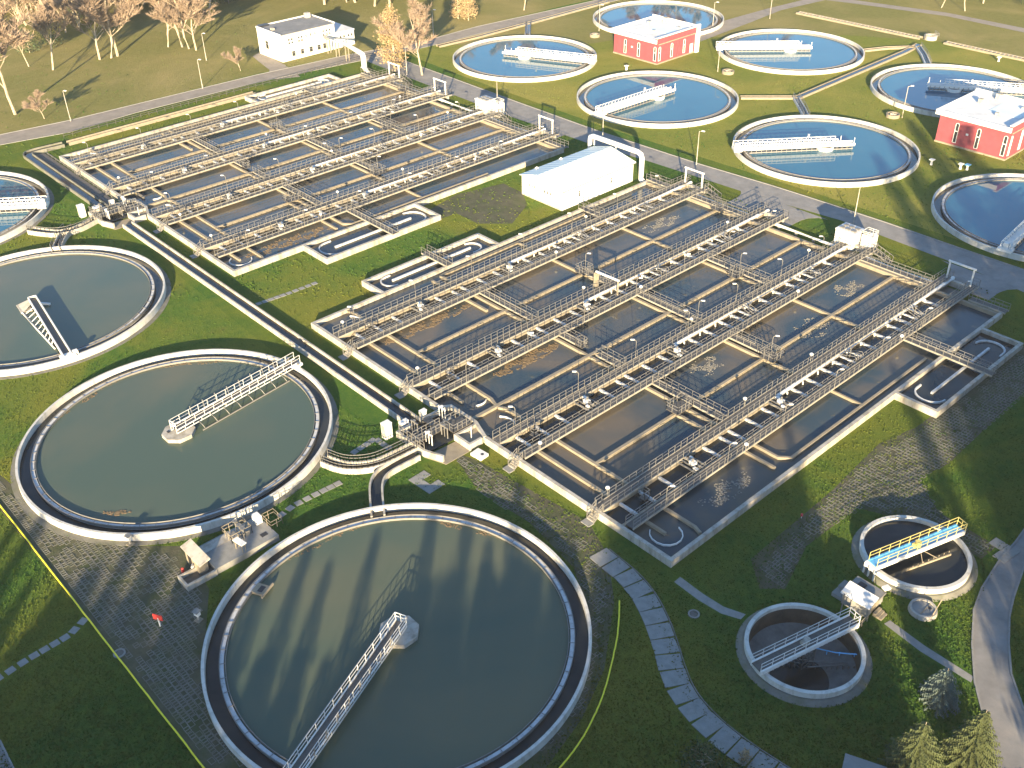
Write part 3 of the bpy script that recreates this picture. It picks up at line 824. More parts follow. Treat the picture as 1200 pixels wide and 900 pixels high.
    for i, (u, v) in enumerate(((-66.0, 2.5), (-59.9, 41.5), (-48.3, 2.8), (-48.2, 36), (-24.2, 3.3), (-30.3, 40.5), (-24.2, 59), (-12.4, 3), (-6.2, 21.6), (-6.2, 58.5), (-12.4, 45), (-42.1, 42.6), (-12.3, 29.5), (-31, 72), (-47, 71), (-66, 55))):
        place('globe', make_globe, ox + u, v, 1.1, 0, f'white capped valve post {"left" if min(abs(u - q + 5.8) for q in PAIR) < min(abs(u - q) for q in PAIR) else "right"} of the {ORD[min(range(4), key=lambda q: abs(u - PAIR[q] + 2.9))]} walkway pair, {"near end" if v < 8 else "near third" if v < 32 else "middle" if v < 50 else "far third" if v < 65 else "far end"}, {nm}')
    # footbridges across the lanes
    FB = 'short footbridges across the basin lanes'
    sp = [(-60, -48.05, 24.6, 'across the left lane, nearest'), (-53.4, -48.05, 41.2, 'over half the left lane'), (-59.9, -48.05, 77.2, 'at the far end of the left lane'),
          (-42.1, -37.6, 24.6, 'stub left of the middle lane divider'), (-34.6, -30.2, 24.6, 'stub right of the middle lane divider'), (-42.1, -30.2, 42.0, 'across the middle lane'), (-42.1, -30.2, 59.4, 'across the middle lane, farther'),
          (-24.2, -12.3, 24.9, 'across the right lane, nearest'), (-24.2, -16.9, 42.1, 'over half the right lane'), (-24.2, -12.3, 77.3, 'at the far end of the right lane'),
          (-6.3, (7.6 if east[0] < 30 else 7.0), (27.4 if east[0] < 30 else 59.8), 'over the outer lane and the right hook tank'), (-71.2, -65.9, (58.6 if west[0] < 30 else 60), 'over the left outer lane'), (-71.2, -66, 77.4, 'far end of the left outer lane'), (-5.5, .4, 77.4, 'far end of the right outer lane')]
    for a, c, v, lab in sp:
        walkway(ox + a, ox + c, v - .1, v + 1.1, 1.12, f'footbridge {lab}, in the {nm}', FB, False, name='footbridge', cat='footbridge')
    if west[0] < 30: walkway(ox - 77.3, ox - 70.6, 26.5, 27.8, 1.12, f'footbridge over the left hook tank of the {nm}', FB, False, name='footbridge', cat='footbridge')
    for cx, cy, w, d, lab in ((-53.5, 41.6, 2.0, 2.2, 'on the left divider, middle'), (-18.0, 23.0, 2.0, 3.0, 'beside the nearest right lane footbridge'), (-17.0, 42.2, 2.4, 2.6, 'on the right divider, middle'), (-53.2, 76.6, 2.0, 2.0, 'at the far end of the left divider'), (-35.4, 58.4, 1.8, 2.4, 'on the middle divider'), (-37.9, 24.9, 1.4, 1.2, 'near the middle divider')):
        platform(ox + cx, cy, w, d, 1.14, f'small railed platform {lab} in the {nm}')
    for u, v, lab in ((-17.4, 42.6, 'right divider platform'), (-53.6, 42, 'left divider platform'), (-31, 43, 'middle lane footbridge'), (-36, 60, 'middle divider platform')):
        place('lamp', make_lamp, ox + u, v, 1.1, 0.6, f'curved lamp on the {lab} of the {nm}')
    # hook shaped side tanks
    for e, (y0, y1), w in ((-71, west, -5.5), (0, east, 7.2 if east[0] < 30 else 6.1)):
        t = thing('hook_tank', f'narrow side tank with hooked guide walls on the {"left" if e else "right"} side of the {nm}', 'tank', (ox + e, y0, 0), 0, 'narrow hooked side tanks')
        l = y1 - y0; s = 1 if w > 0 else -1
        c = [(0, .25), (w - s * .25, .25), (w - s * .25, l - .25), (s * 0, l - .25)]
        mb = MB(); mb.wall(c, .5, -.2, 1.0); mb.build('outer_wall', M['rim'], t)
        mb = MB(); mb.box(s * .05, w - s * .3, .3, l - .3, .2, .36); mb.build('water', M['channel'], t)
        mb = MB(); mb.wall([(w / 2, 4.2), (w / 2, l - 4.2)], .3, 0, .7); mb.build('guide_wall', M['weir'], t)
        for yy, a0 in ((4.0, PI), (l - 4.0, 0)):
            mb = MB(); r = abs(w) / 2 - 1.0
            mb.wall([(w / 2 - r * (1 if a0 else -1), yy + (1.0 if a0 else -1.0))] + hook(w / 2, yy, r, a0, a0 + PI, 12), .22, 0, .62); mb.build('hooked_wall', M['weir'], t)
    # pipes at the far end
    for k in range(3):
        a, c = PAIR[k], PAIR[k + 1] - 5.9
        t = thing('air_main', f'pale pipe along the far edge between {ORD[k]} and {ORD[k + 1]} pairs, {nm}', 'pipe', (ox + a, 79, 0), 0, 'air mains along the far basin edge')
        mb = MB(); mb.tube([(-.8, 0, .75), (c - a + .8, 0, .75)], .3 if k else .22, 10); mb.build('pipe', M['roofwhite'], t)
        mb = MB()
        for q in range(4): xx = .6 + q * (c - a - 1.2) / 3; mb.box(xx - .15, xx + .15, -.2, .2, -.05, .6); mb.box(xx - .2, xx + .2, -.42, .42, .38, .46)
        mb.build('support', M['slab'], t)
    # far end fittings
    for k, p in enumerate(PAIR):
        t = thing('end_pier', f'concrete pier under the far end of the {ORD[k]} pair, {nm}', 'pier', (ox + p - 2.95, 80.8, 0), 0, 'concrete piers under the walkway ends')
        mb = MB(); mb.box(-2.6, 2.6, .6, 1.1, -.1, .95); mb.build('wall', M['rim'], t)
        mb = MB(); mb.box(-1.4, 1.4, -3.0, -.2, -.05, .1); mb.build('floor', M['wet'], t)
        if k in ((0, 3) if which == 'front' else (0, 1, 3)):
            t = thing('hoist_frame', f'pale hoist frame on the far end of the {ORD[k]} pair, {nm}', 'frame', (ox + p - 2.95, 81.4, 1.0), 0, 'hoist frames at the far basin edge')
            mb = MB()
            for s in (-1, 1): mb.bar((s * 2.0, 0, 0), (s * 2.0, 0, 3.1), .22)
            mb.build('post', M['white'], t)
            mb = MB(); mb.bar((-2.3, 0, 3.1), (2.3, 0, 3.1), .2, .28); mb.build('beam', M['white'], t)
        if k in (0, 2):
            t = thing('steel_stairs', f'steel stairs down from the far end of the {ORD[k]} pair, {nm}', 'stairs', (ox + p, 81.6, 0), 0, 'steel stairs at the far basin edge')
            mb = MB()
            for yy in (-.5, .5):
                mb.bar((0, yy, 1.1), (3.2, yy, .05), .1, .22); mb.bar((0, yy, 2.15), (3.2, yy, 1.1), .07)
                for q in range(5): xx = 3.2 * q / 4; zz = 1.1 - 1.05 * q / 4; mb.bar((xx, yy, zz), (xx, yy, zz + 1.05), .06)
            mb.build('railing', M['steel'], t)
            mb = MB()
            for q in range(7): mb.box(.2 + q * .45, .5 + q * .45, -.45, .45, 1.0 - q * .15, 1.05 - q * .15)
            mb.build('tread', M['grating'], t)
    # equipment cabin on the third pair
    p = PAIR[2]
    t = thing('equipment_cabin', f'white ribbed equipment cabin at the far end of the third pair, {nm}', 'cabin', (ox + p - 7.2, 80.6, 0), 0, 'white equipment cabins behind the basins')
    mb = MB(); mb.box(0, 3.6, 0, 3.0, -.1, 3.1)
    for q in range(9): mb.box(.12 + q * .4, .3 + q * .4, -.05, 0, .2, 2.9)
    for q in range(7): mb.box(3.6, 3.65, .12 + q * .4, .3 + q * .4, .2, 2.9)
    mb.build('body', M['white'], t)
    mb = MB(); mb.box(-.08, 3.73, -.1, 3.08, 3.1, 3.24); mb.build('roof', M['roofwhite'], t)
    for i in range(3):
        for j in range(2): mb = MB(); mb.box(.4 + i * 1.1, 1.1 + i * 1.1, .5 + j * 1.2, 1.2 + j * 1.2, 3.24, 3.42); mb.build('roof_vent', M['steel'], t)
    t = thing('control_tower', f'slim white control tower beside the equipment cabin of the {nm}', 'cabin', (ox + p - 3.1, 82.2, 0), 0, 'white control towers behind the basins')
    mb = MB(); mb.box(0, 2.0, 0, 1.8, -.1, 2.9); mb.build('body', M['white'], t)
    mb = MB(); mb.rail([(0, 0, 2.9), (2, 0, 2.9), (2, 1.8, 2.9), (0, 1.8, 2.9)], .7, .8, .06, True); mb.build('roof_railing', M['white'], t)
    mb = MB(); mb.box(.3, .9, .3, 1.0, 2.9, 3.5); mb.build('roof_unit', M['steel'], t)
    return b
basin(0, 'front', (13.4, 38.6), (46.6, 71.2))
basin(-94.0, 'back', (47.2, 71.2), (13.6, 38.6))

# portal over the second pair of the front basin, mixer heads, floating scum
t = thing('hoist_frame', 'pale hoist frame standing over the middle of the second walkway pair of the front basin', 'frame', (-45.8, 39.4, 1.1), 0)
mb = MB(); mb.box(-3.2, -2.6, -.3, .3, -.6, 2.3); mb.bar((1.7, 0, 0), (1.7, 0, 2.6), .2); mb.build('post', M['divider'], t)
mb = MB(); mb.bar((-3.0, 0, 2.5), (1.9, 0, 2.7), .22, .3); mb.build('beam', M['white'], t)
def scum(x, y, lx, ly, n, label, seed, m='scum', z=.37, big=.24, rot=0):
    rnd = random.Random(seed); mb = MB(); co, si = math.cos(rot), math.sin(rot)
    k = 0
    while k < n:
        a, q = rnd.uniform(0, 2 * PI), math.sqrt(rnd.random()); k += 1
        ex, ey = lx * q * math.cos(a), ly * q * math.sin(a)
        if rnd.random() > .55 + .6 * math.sin(ex * 2.1 + seed) * math.sin(ey * 1.3 + seed * 2) - .45 * q: continue
        cx, cy = x + ex * co - ey * si, y + ex * si + ey * co; s = rnd.uniform(.05, big); r = rnd.uniform(0, PI)
        pts = [(cx + s * math.cos(r + k * 2 * PI / 5) * rnd.uniform(.6, 1.3), cy + s * math.sin(r + k * 2 * PI / 5) * rnd.uniform(.6, 1.3)) for k in range(5)]
        mb.prism(pts, z, z + .03 + rnd.uniform(0, .04))
    o = mb.build('floating_scum' if m == 'scum' else 'floating_foam', M[m], kind='stuff', flip=False); tag(o, label, 'scum' if m == 'scum' else 'foam')
M['foam'] = mat('pale_foam', (.20, .19, .165), .9, var=.3, scale=2)
scum(-41.4, 17.5, 1.3, 7, 1500, 'brown scum floating against the second walkway pair of the front basin', 1)
scum(-59.1, 13, 1.2, 9, 1300, 'brown scum floating along the first walkway pair of the front basin', 2)
scum(-98.0, 13.5, 2.0, 9, 1500, 'brown scum floating in the right outer lane of the back basin', 3)

for i, (a, b, lx, ly, lab) in enumerate(((995, 338, 2.2, 3.0, 'mottled foam over an air plume in the right lane, far cell'), (952, 384, 2.4, 3.4, 'mottled foam over an air plume in the right lane, second cell from far'), (828, 429, 2.0, 3.0, 'mottled foam over an air plume in the right lane, middle cell'), (775, 262, 1.6, 5.0, 'thin foam streak in the left lane, far cell'), (470, 375, 1.5, 4.0, 'thin foam streak in the left lane, near cell'), (850, 575, 1.6, 5.0, 'thin foam wisps in the right outer lane by the near corner'))):
    p = P(a, b, .4); scum(p.x, p.y, lx, ly, 900, lab + ' of the front basin', 30 + i, 'foam', .372, .13)
p = P(137, 601, .42); scum(p.x, p.y, .5, 2.2, 160, 'small dark scum patch at the near inner ring of the tank beside the yellow hose', 51, 'scum', .415, .2, -.7)
(ax, ay), ar = TANKS['A']
for q, (a0, key) in enumerate(((2.2, 'A'), (1.2, 'A'), (2.6, 'B'), (1.7, 'B'))):
    (ax, ay), ar = TANKS[key]
    for w in range(1):
        a = YAW + a0; scum(ax + (ar - 2.9) * math.cos(a), ay + (ar - 2.9) * math.sin(a), .35, 7, 350, f'thin brown scum line along the {["left", "upper", "left", "upper"][q]} inner ring of the {"bottom tank" if key == "A" else "tank beside the yellow hose"}', 60 + q, 'scum', .415, .09, a)
# ------------------------------------------------------------------ troughs between basins and tanks
def trough(label, path, w, h=.85, wall=.24, name='trough', rails=None, m='rim', water_z=.35, group='open water troughs', wat='channel'):
    path = [Vector((p[0], p[1])) for p in path]
    o = path[0]
    loc = [(p - o) for p in path]
    t = thing(name, label, 'trough', (o.x, o.y, 0), 0, group)
    L, Q = offset(loc, w / 2), offset(loc, -w / 2)
    for k, e in enumerate((L, Q)):
        mb = MB(); mb.wall(e, wall, -.1, h); mb.build('side_wall', M[m], t)
        if rails and rails[k]:
            mb = MB(); mb.rail([(q.x, q.y, h) for q in e], 1.0, 1.3, .06); mb.build('railing', M['steel'], t)
    mb = MB(); mb.strip(L, Q, water_z); mb.build('water', M[wat], t)
    return t
trough('long straight trough of dark water running past both basins to the front valve chamber', [(-124.8, -4.05), (-40, -4.05)], 1.75, .8)
trough('far stretch of the long trough, bending at its left end beside the tree road', smooth([(-172.6, 4), (-173.2, -2), (-172.6, -4.0), (-169, -4.05), (-134, -4.05)], 2), 1.75, .7, m='paver')  # walls in a darker tone that carries the shade on this stretch
trough('narrow beige trough beside the tree road left of the back basin', [(-172.6, 5), (-172.6, 51)], 1.3, .7, m='divider')
# grating covered lane on the far stretch
t = thing('grated_lane', 'dark grated strip along the far stretch of the long trough', 'grating', (-171, -2.6, 0))
mb = MB()
for i in range(17): mb.box(i * 2.2, i * 2.2 + 2.12, 0, 1.7, .0, .3)
mb.build('grating_panel', M['grating'], t); mb = MB(); mb.rail([(0, 1.8, .3), (36.5, 1.8, .3)], .5, 2.0, .05); mb.build('low_railing', M['steel'], t)
t = thing('guard_fence', 'low dark guard fence between the tree road and the back basin', 'fence', (-177.2, 6, 0))
mb = MB(); mb.rail([(0, 0, 0), (.6, 84, 0)], 1.0, 2.0, .08); mb.build('rails', M['grating'], t)
def chamber(ox, nm):
    t = thing('valve_chamber', f'cluttered valve chamber with railings between the long trough and the {nm}', 'chamber', (ox, 0, 0), 0, 'valve chambers at the basin fronts')
    mb = MB(); mb.wall([(-39.9, -.3), (-39.9, -3.0)], .35, -.1, 1.0); mb.wall([(-39.9, -5.2), (-39.9, -7.2), (-34.4, -7.2), (-31.8, -6.2)], .35, -.1, 1.0); mb.wall([(-34.2, 1.3), (-34.2, -2.2), (-31.4, -2.2), (-31.4, -.2)], .35, -.1, .98); mb.wall([(-37.4, -.2), (-37.4, -6.9)], .3, -.1, .95); mb.build('wall', M['rim'], t)
    mb = MB(); mb.box(-39.7, -34.4, -7.0, 1.3, .1, .34); mb.build('water', M['channel'], t)
    mb = MB(); mb.box(-34.0, -31.6, -2.0, 1.4, .2, .5); mb.build('floor', M['divider'], t)
    mb = MB(); mb.box(-36.9, -34.6, -2.2, .8, .9, 1.05); mb.box(-39.6, -37.7, -3.4, -2.3, .9, 1.05); mb.box(-37.2, -36.1, -6.8, -2.4, .9, 1.03); mb.build('walk_deck', M['grating'], t)
    mb = MB(); mb.rail([(-36.9, .8, 1.05), (-36.9, -2.2, 1.05), (-34.6, -2.2, 1.05), (-34.6, .8, 1.05)], 1.1, .8, .065); mb.rail([(-37.2, -2.4, 1.05), (-37.2, -6.8, 1.05)], 1.1, .8, .065); mb.rail([(-36.1, -2.4, 1.05), (-36.1, -6.8, 1.05)], 1.1, .8, .065); mb.rail([(-39.7, -7.1, 1), (-34.5, -7.1, 1)], 1.1, .9, .065); mb.build('railing', M['steel'], t)
    for k, (x, y) in enumerate(((-38.6, -.8), (-38.6, -5.4), (-35.4, -5.6), (-35.2, -3.2))):
        mb = MB(); mb.bar((x - .6, y, .6), (x - .6, y, 2.2), .1); mb.bar((x + .6, y, .6), (x + .6, y, 2.2), .1); mb.bar((x - .7, y, 2.2), (x + .7, y, 2.2), .14); mb.bar((x, y, .6), (x, y, 2.5), .07); mb.tube([(x, y, 2.45), (x, y, 2.52)], .24, 10); mb.build('gate_frame', M['steel' if k % 2 else 'white'], t)
    mb = MB(); mb.tube([(-32.6, -.9, .5), (-32.6, -.9, 2.3)], .06, 6); mb.build('pole', M['white'], t)
    for lab, x, y, w, d, h in (('white valve cabinet on the trough edge by the chamber of the ', -40.7, -2.4, .55, .9, 1.5), ('squat white cabinet left of the chamber of the ', -41.0, -5.4, .6, 1.2, 1.1), ('tall white control cabinet standing in the grass before the chamber of the ', -40.9, -8.2, .9, 1.1, 2.3)):
        c = thing('control_cabinet', lab + nm, 'cabinet', (ox + x, y, 0)); mb = MB(); mb.box(-w / 2, w / 2, -d / 2, d / 2, -.05, h); mb.build('body', M['white'], c)
        mb = MB(); mb.box(-w / 2 - .04, w / 2 + .04, -d / 2 - .04, d / 2 + .04, h, h + .06); mb.build('lid', M['white'], c); mb = MB(); mb.box(-w / 2 + .08, w / 2 - .08, -d / 2 - .025, -d / 2, .2, h - .15); mb.build('door', M['rim'], c)
    p = MB(); p.prism([(-34.3, -7.4), (-31.2, -6.3), (-31.2, -2.4), (-34.0, -2.4)], -.05, .06); p.build('forecourt', M['divider'], t)
chamber(0, 'front basin'); chamber(-94.0, 'back basin')
# branches to the muddy tanks
def mid(*pts): return smooth([P(a, b, .8).xy for a, b in pts], 2)
trough('curved railed trough from the front chamber to the tank beside the yellow hose', mid((486, 521), (462, 533), (440, 543), (415, 546), (397, 544), (380, 537)), 1.4, .85, rails=(1, 1))
trough('trough branching down into the bottom tank', mid((488, 530), (464, 542), (447, 552), (440, 565), (441, 585), (443, 604)), 1.5, .8, rails=(0, 0))
trough('curved railed trough from the back chamber to the tank cut by the left edge', mid((110, 256), (92, 266), (70, 272), (48, 270), (35, 268)), 1.4, .85, rails=(1, 0))
trough('short trough dropping into the left edge tank', mid((80, 268), (71, 277), (65, 292)), 1.4, .8, rails=(1, 1))
# troughs of the clear tanks
trough('pale twin walled trough running diagonally between the clear tanks', [P(a, b, .5).xy for a, b in ((1077, 51), (1060, 60), (935, 113))], 1.5, .5, m='divider')
trough('pale trough from the diagonal trough to the tank facing the far red house', [P(a, b, .5).xy for a, b in ((934, 113), (868, 113))], 1.3, .5, m='divider')
trough('short trough into the tank nearest the service road', [P(a, b, .5).xy for a, b in ((933, 114), (940, 126), (945, 137))], 1.3, .6, m='weir', rails=(1, 1))
trough('short trough into the tank behind the near red house', [P(a, b, .5).xy for a, b in ((1076, 54), (1083, 64), (1088, 76))], 1.3, .6, m='weir', rails=(1, 0))
trough('pale trough from the upper right clear tank to the diagonal trough', [P(a, b, .5).xy for a, b in ((1074, 54), (1040, 55), (1012, 58))], 1.2, .5, m='divider')
trough('pale twin trough beside the tree road above the golden tree tank', [P(a, b, .5).xy for a, b in ((513, 53), (560, 42), (620, 26), (712, 1))], 1.4, .5, m='divider')
trough('short trough into the golden tree tank', [P(a, b, .5).xy for a, b in ((619, 28), (618, 42))], 1.3, .7, m='weir', rails=(1, 1))
def slatted(label, a, b):
    a, b = P(*a, .4).xy, P(*b, .4).xy
    d = b - a; t = thing('slatted_channel', label, 'channel', (a.x, a.y, 0), math.atan2(d.y, d.x), 'slat covered channels crossing the far meadow')
    l = d.length; n = int(l / 1.1)
    for s in (-1, 1):
        mb = MB(); mb.box(0, l, s * .9 - .15, s * .9 + .15, -.05, .5); mb.build('side_wall', M['divider'], t)
    mb = MB()
    for i in range(n): mb.box(i * l / n + .1, i * l / n + .5, -.75, .75, .3, .42)
    mb.build('slats', M['rim'], t)
slatted('slat covered channel left of the junction in the far meadow', (935, 14), (1080, 44)); slatted('slat covered channel right of the junction in the far meadow', (1108, 49), (1215, 72))
t = thing('junction_box', 'small concrete junction box where the meadow channels meet', 'box', P(1090, 46, 0), YAW)
mb = MB(); mb.ring(1.3, 1.7, -.1, 1.1, 20); mb.build('wall', M['rim'], t); mb = MB(); mb.disc(1.32, .4, 20); mb.build('water', M['dark'], t); mb = MB(); mb.rail([(-1.6, -1.6, .9), (1.6, -1.6, .9), (1.6, 1.6, .9)], 1, 1, .07); mb.build('railing', M['steel'], t)

# ------------------------------------------------------------------ buildings
def window(parent, x, y, z, w, h, ax, fr='white', arch=False, d=.1):
    """window with frame and pane on a wall; ax = 'x' wall along x facing -y, 'X' along x facing +y, 'y' along y facing +x, 'Y' facing -x"""
    s = {'x': (1, 0, 0, -1), 'X': (1, 0, 0, 1), 'y': (0, 1, 1, 0), 'Y': (0, 1, -1, 0)}[ax]
    def q(a, b, c): return (x + s[0] * a + s[2] * b, y + s[1] * a + s[3] * b, z + c)
    def bx(mb, a0, a1, b0, b1, c0, c1):
        p, r = q(a0, b0, c0), q(a1, b1, c1); mb.box(p[0], r[0], p[1], r[1], p[2], r[2])
    mb = MB(); e = max(.07, w * .14)
    bx(mb, -w / 2 - e, -w / 2, -.05, d, -e, h); bx(mb, w / 2, w / 2 + e, -.05, d, -e, h); bx(mb, -w / 2, w / 2, -.05, d, -e, 0)
    bx(mb, -w / 2, w / 2, -.05, d - .02, h * .62, h * .66)
    if arch:
        n = 8
        for k in range(n):
            a0, a1 = PI * k / n, PI * (k + 1) / n; r0, r1 = w / 2, w / 2 + e
            pts = [q(r0 * math.cos(a0), 0, h + r0 * math.sin(a0)), q(r1 * math.cos(a0), 0, h + r1 * math.sin(a0)), q(r1 * math.cos(a1), 0, h + r1 * math.sin(a1)), q(r0 * math.cos(a1), 0, h + r0 * math.sin(a1))]
            off = Vector((s[2], s[3], 0)) * d
            mb.add(pts + [Vector(p) + off for p in pts], [(0, 1, 2, 3), (7, 6, 5, 4), (0, 4, 5, 1), (1, 5, 6, 2), (2, 6, 7, 3), (3, 7, 4, 0)])
    else: bx(mb, -w / 2 - e, w / 2 + e, -.05, d, h, h + e)
    f = mb.build('window', M[fr], parent)
    mb = MB()
    pts = [(-w / 2, 0), (w / 2, 0), (w / 2, h)] + ([(w / 2 * math.cos(PI * k / 8), h + w / 2 * math.sin(PI * k / 8)) for k in range(1, 8)] if arch else []) + [(-w / 2, h)]
    mb.add([q(a, .015, b) for a, b in pts], [tuple(range(len(pts)))])
    mb.build('pane', M['glass'], f)
    return f

def hall():
    x0, x1, y0, y1, h = -84.8, -74.0, 57.0, 76.5, 3.9
    t = thing('white_hall', 'long low white hall with pale roof between the two basins', 'building', (x0, y0, 0))
    w, l = x1 - x0, y1 - y0
    mb = MB(); rx = w * .42; rh = h + 1.25
    prof = [(0, 0), (w, 0), (w, h), (rx, rh), (0, h)]
    mb.add([(a, 0, b) for a, b in prof] + [(a, l, b) for a, b in prof], [(0, 1, 2, 3, 4), (9, 8, 7, 6, 5), (0, 5, 6, 1), (1, 6, 7, 2), (4, 9, 5, 0), (2, 7, 8, 3), (3, 8, 9, 4)]); mb.build('wall', M['white'], t)
    for a, b in (((rx, rh), (w + .35, h - .03)), ((rx, rh), (-.35, h - .05))):
        mb = MB(); mb.add([(a[0], -.3, a[1] + .02), (b[0], -.3, b[1] + .02), (b[0], l + .3, b[1] + .02), (a[0], l + .3, a[1] + .02), (a[0], -.3, a[1] + .16), (b[0], -.3, b[1] + .16), (b[0], l + .3, b[1] + .16), (a[0], l + .3, a[1] + .16)], [(0, 1, 2, 3), (4, 7, 6, 5), (0, 4, 5, 1), (1, 5, 6, 2), (2, 6, 7, 3), (3, 7, 4, 0)])
        o = mb.build('roof', M['hallroof'], t)
        n = 16; mb = MB()
        for i in range(n + 1):
            yy = -.3 + (l + .6) * i / n; mb.bar((a[0], yy, a[1] + .18), (b[0], yy, b[1] + .18), .04, .02)
        mb.build('roof_seam', M['hallroof'], o)
    for i in range(3):
        window(t, 2.2 + i * .62, 0, 2.3, .36, .5, 'x', d=.06); window(t, 6.2 + i * .75, 0, 2.2, .42, .55, 'x', d=.06)
    for y in (4.6, 13.2): window(t, w, y, 1.5, .4, 1.2, 'y', d=.06)
    for y in (3.5, 10):
        mb = MB(); mb.tube([(.4, y, h), (.4, y, h + .55)], .22, 8); mb.tube([(.4, y, h + .5), (.4, y, h + .75)], [.4, .1], 8); mb.build('roof_vent', M['white'], t)
    mb = MB(); mb.box(0, w, -.04, 0, .0, .35); mb.build('plinth', M['rim'], t)
    mb = MB(); mb.box(w + .3, w + .42, -.3, l + .3, h - .12, h + .02); mb.build('gutter', M['steel'], t)
    for y in (.4, l * .5, l - .4):
        mb = MB(); mb.tube([(w + .08, y, .1), (w + .08, y, h - .3), (w + .35, y, h - .1)], .06, 6); mb.build('downpipe', M['steel'], t)
    t = thing('arched_duct', 'fat white pipe arching over the far end of the white hall', 'pipe', (x0, y1 + 1.4, 0))
    mb = MB(); hh = 5.6
    p = [(-2.2, 0, 0), (-2.2, 0, hh - .9), (-2.0, 0, hh - .3), (-1.3, 0, hh), (w - .2, 0, hh), (w + .6, 0, hh - .3), (w + .9, 0, hh - .9), (w + .9, 0, 1.0), (w + 1.2, -.3, .5), (w + 2.0, -.6, .35)]
    mb.tube(p, .5, 14); mb.build('pipe', M['white'], t, smooth=True)
    mb = MB()
    for x in (-1.0, w * .45): mb.bar((x, 0, -.1), (x, 0, hh - .4), .16)
    mb.build('support', M['white'], t)
hall()

def red_house(x0, y0, w, l, h, label, pxl):
    t = thing('red_house', label, 'building', (x0, y0, 0), 0, 'red pump houses with white roofs')
    mb = MB(); mb.box(0, w, 0, l, -.1, h); mb.build('wall', M['redwall'], t)
    mb = MB(); mb.box(-.12, w + .12, -.12, l + .12, -.1, .35); mb.build('plinth', M['divider'], t)
    # roof: white cornice on the front, stepped red parapet on the right
    mb = MB(); mb.box(-.55, w - .3, -.55, l + .3, h, h + .75); mb.build('roof', M['roofwhite'], t)
    mb = MB(); mb.box(-.8, w + .2, -.8, -.55, h + .05, h + 1.05); mb.box(-.8, -.55, -.55, l + .4, h + .05, h + 1.05); mb.box(-.8, w + .2, l + .3, l + .55, h + .05, h + 1.5); mb.build('cornice', M['white'], t)
    mb = MB(); mb.box(w - .3, w + .25, -.55, l + .3, h - .1, h + 1.3); o = mb.build('parapet', M['redwall'], t)
    mb = MB(); mb.box(w - .38, w + .33, -.6, l + .5, h + 1.3, h + 1.5); mb.build('coping', M['white'], o)
    mb = MB(); mb.box(w + .02, w + .6, l - .6, l + .6, -.1, h + 1.9); mb.build('pilaster', M['white'], t)
    mb = MB(); mb.box(w + .25, w + .34, 0, l - .7, h - .35, h - .1); mb.build('band', M['divider'], t)
    for x in (w * .27, w * .58, w - .75): window(t, x, 0, .9, .62, h - 2.2, 'x', arch=True, d=.12)
    for y in (.85, l * .36, l * .68): window(t, w, y, .9, .62, h - 2.2, 'y', arch=True, d=.12)
    window(t, 0, 2, .9, .62, h - 2.2, 'Y', arch=True, d=.12)
    for x, y, a, b, c in ((w * .3, l - 1.5, 1.2, .9, 1.2), (w * .2, l * .6, .9, .9, .9), (w * .6, l * .3, .7, .7, .6), (w * .75, l * .75, .8, .8, .5)):
        mb = MB(); mb.box(x, x + a, y, y + b, h + .75, h + .75 + c); mb.build('roof_unit', M['rim'], t)
    for x, y in ((w + .07, l * .52), (w + .07, .25)):
        mb = MB(); mb.tube([(x, y, .2), (x, y, h - .3)], .07, 6); mb.build('downpipe', M['redwall'], t)
    mb = MB(); mb.box(w * .41, w * .41 + .5, -.1, .02, h * .5, h * .5 + .4); mb.build('wall_lamp', M['white'], t)
    mb = MB(); mb.box(w, w + .06, l - 2.6, l - 1.4, .35, 2.6); mb.build('door', M['white'], t)
    mb = MB(); mb.box(w * .45, w * .9, l * .4, l * .9, h + .752, h + .8); mb.build('roof_patch', M['hallroof'], t)
    return t
red_house(-133.9, 136.1, 14.8, 15.6, 5.3, 'far red house with white roof at the top centre between two clear tanks', None)
red_house(-43.5, 137.2, 15.0, 15.6, 5.9, 'near red house with tall arched windows cut by the right edge', None)

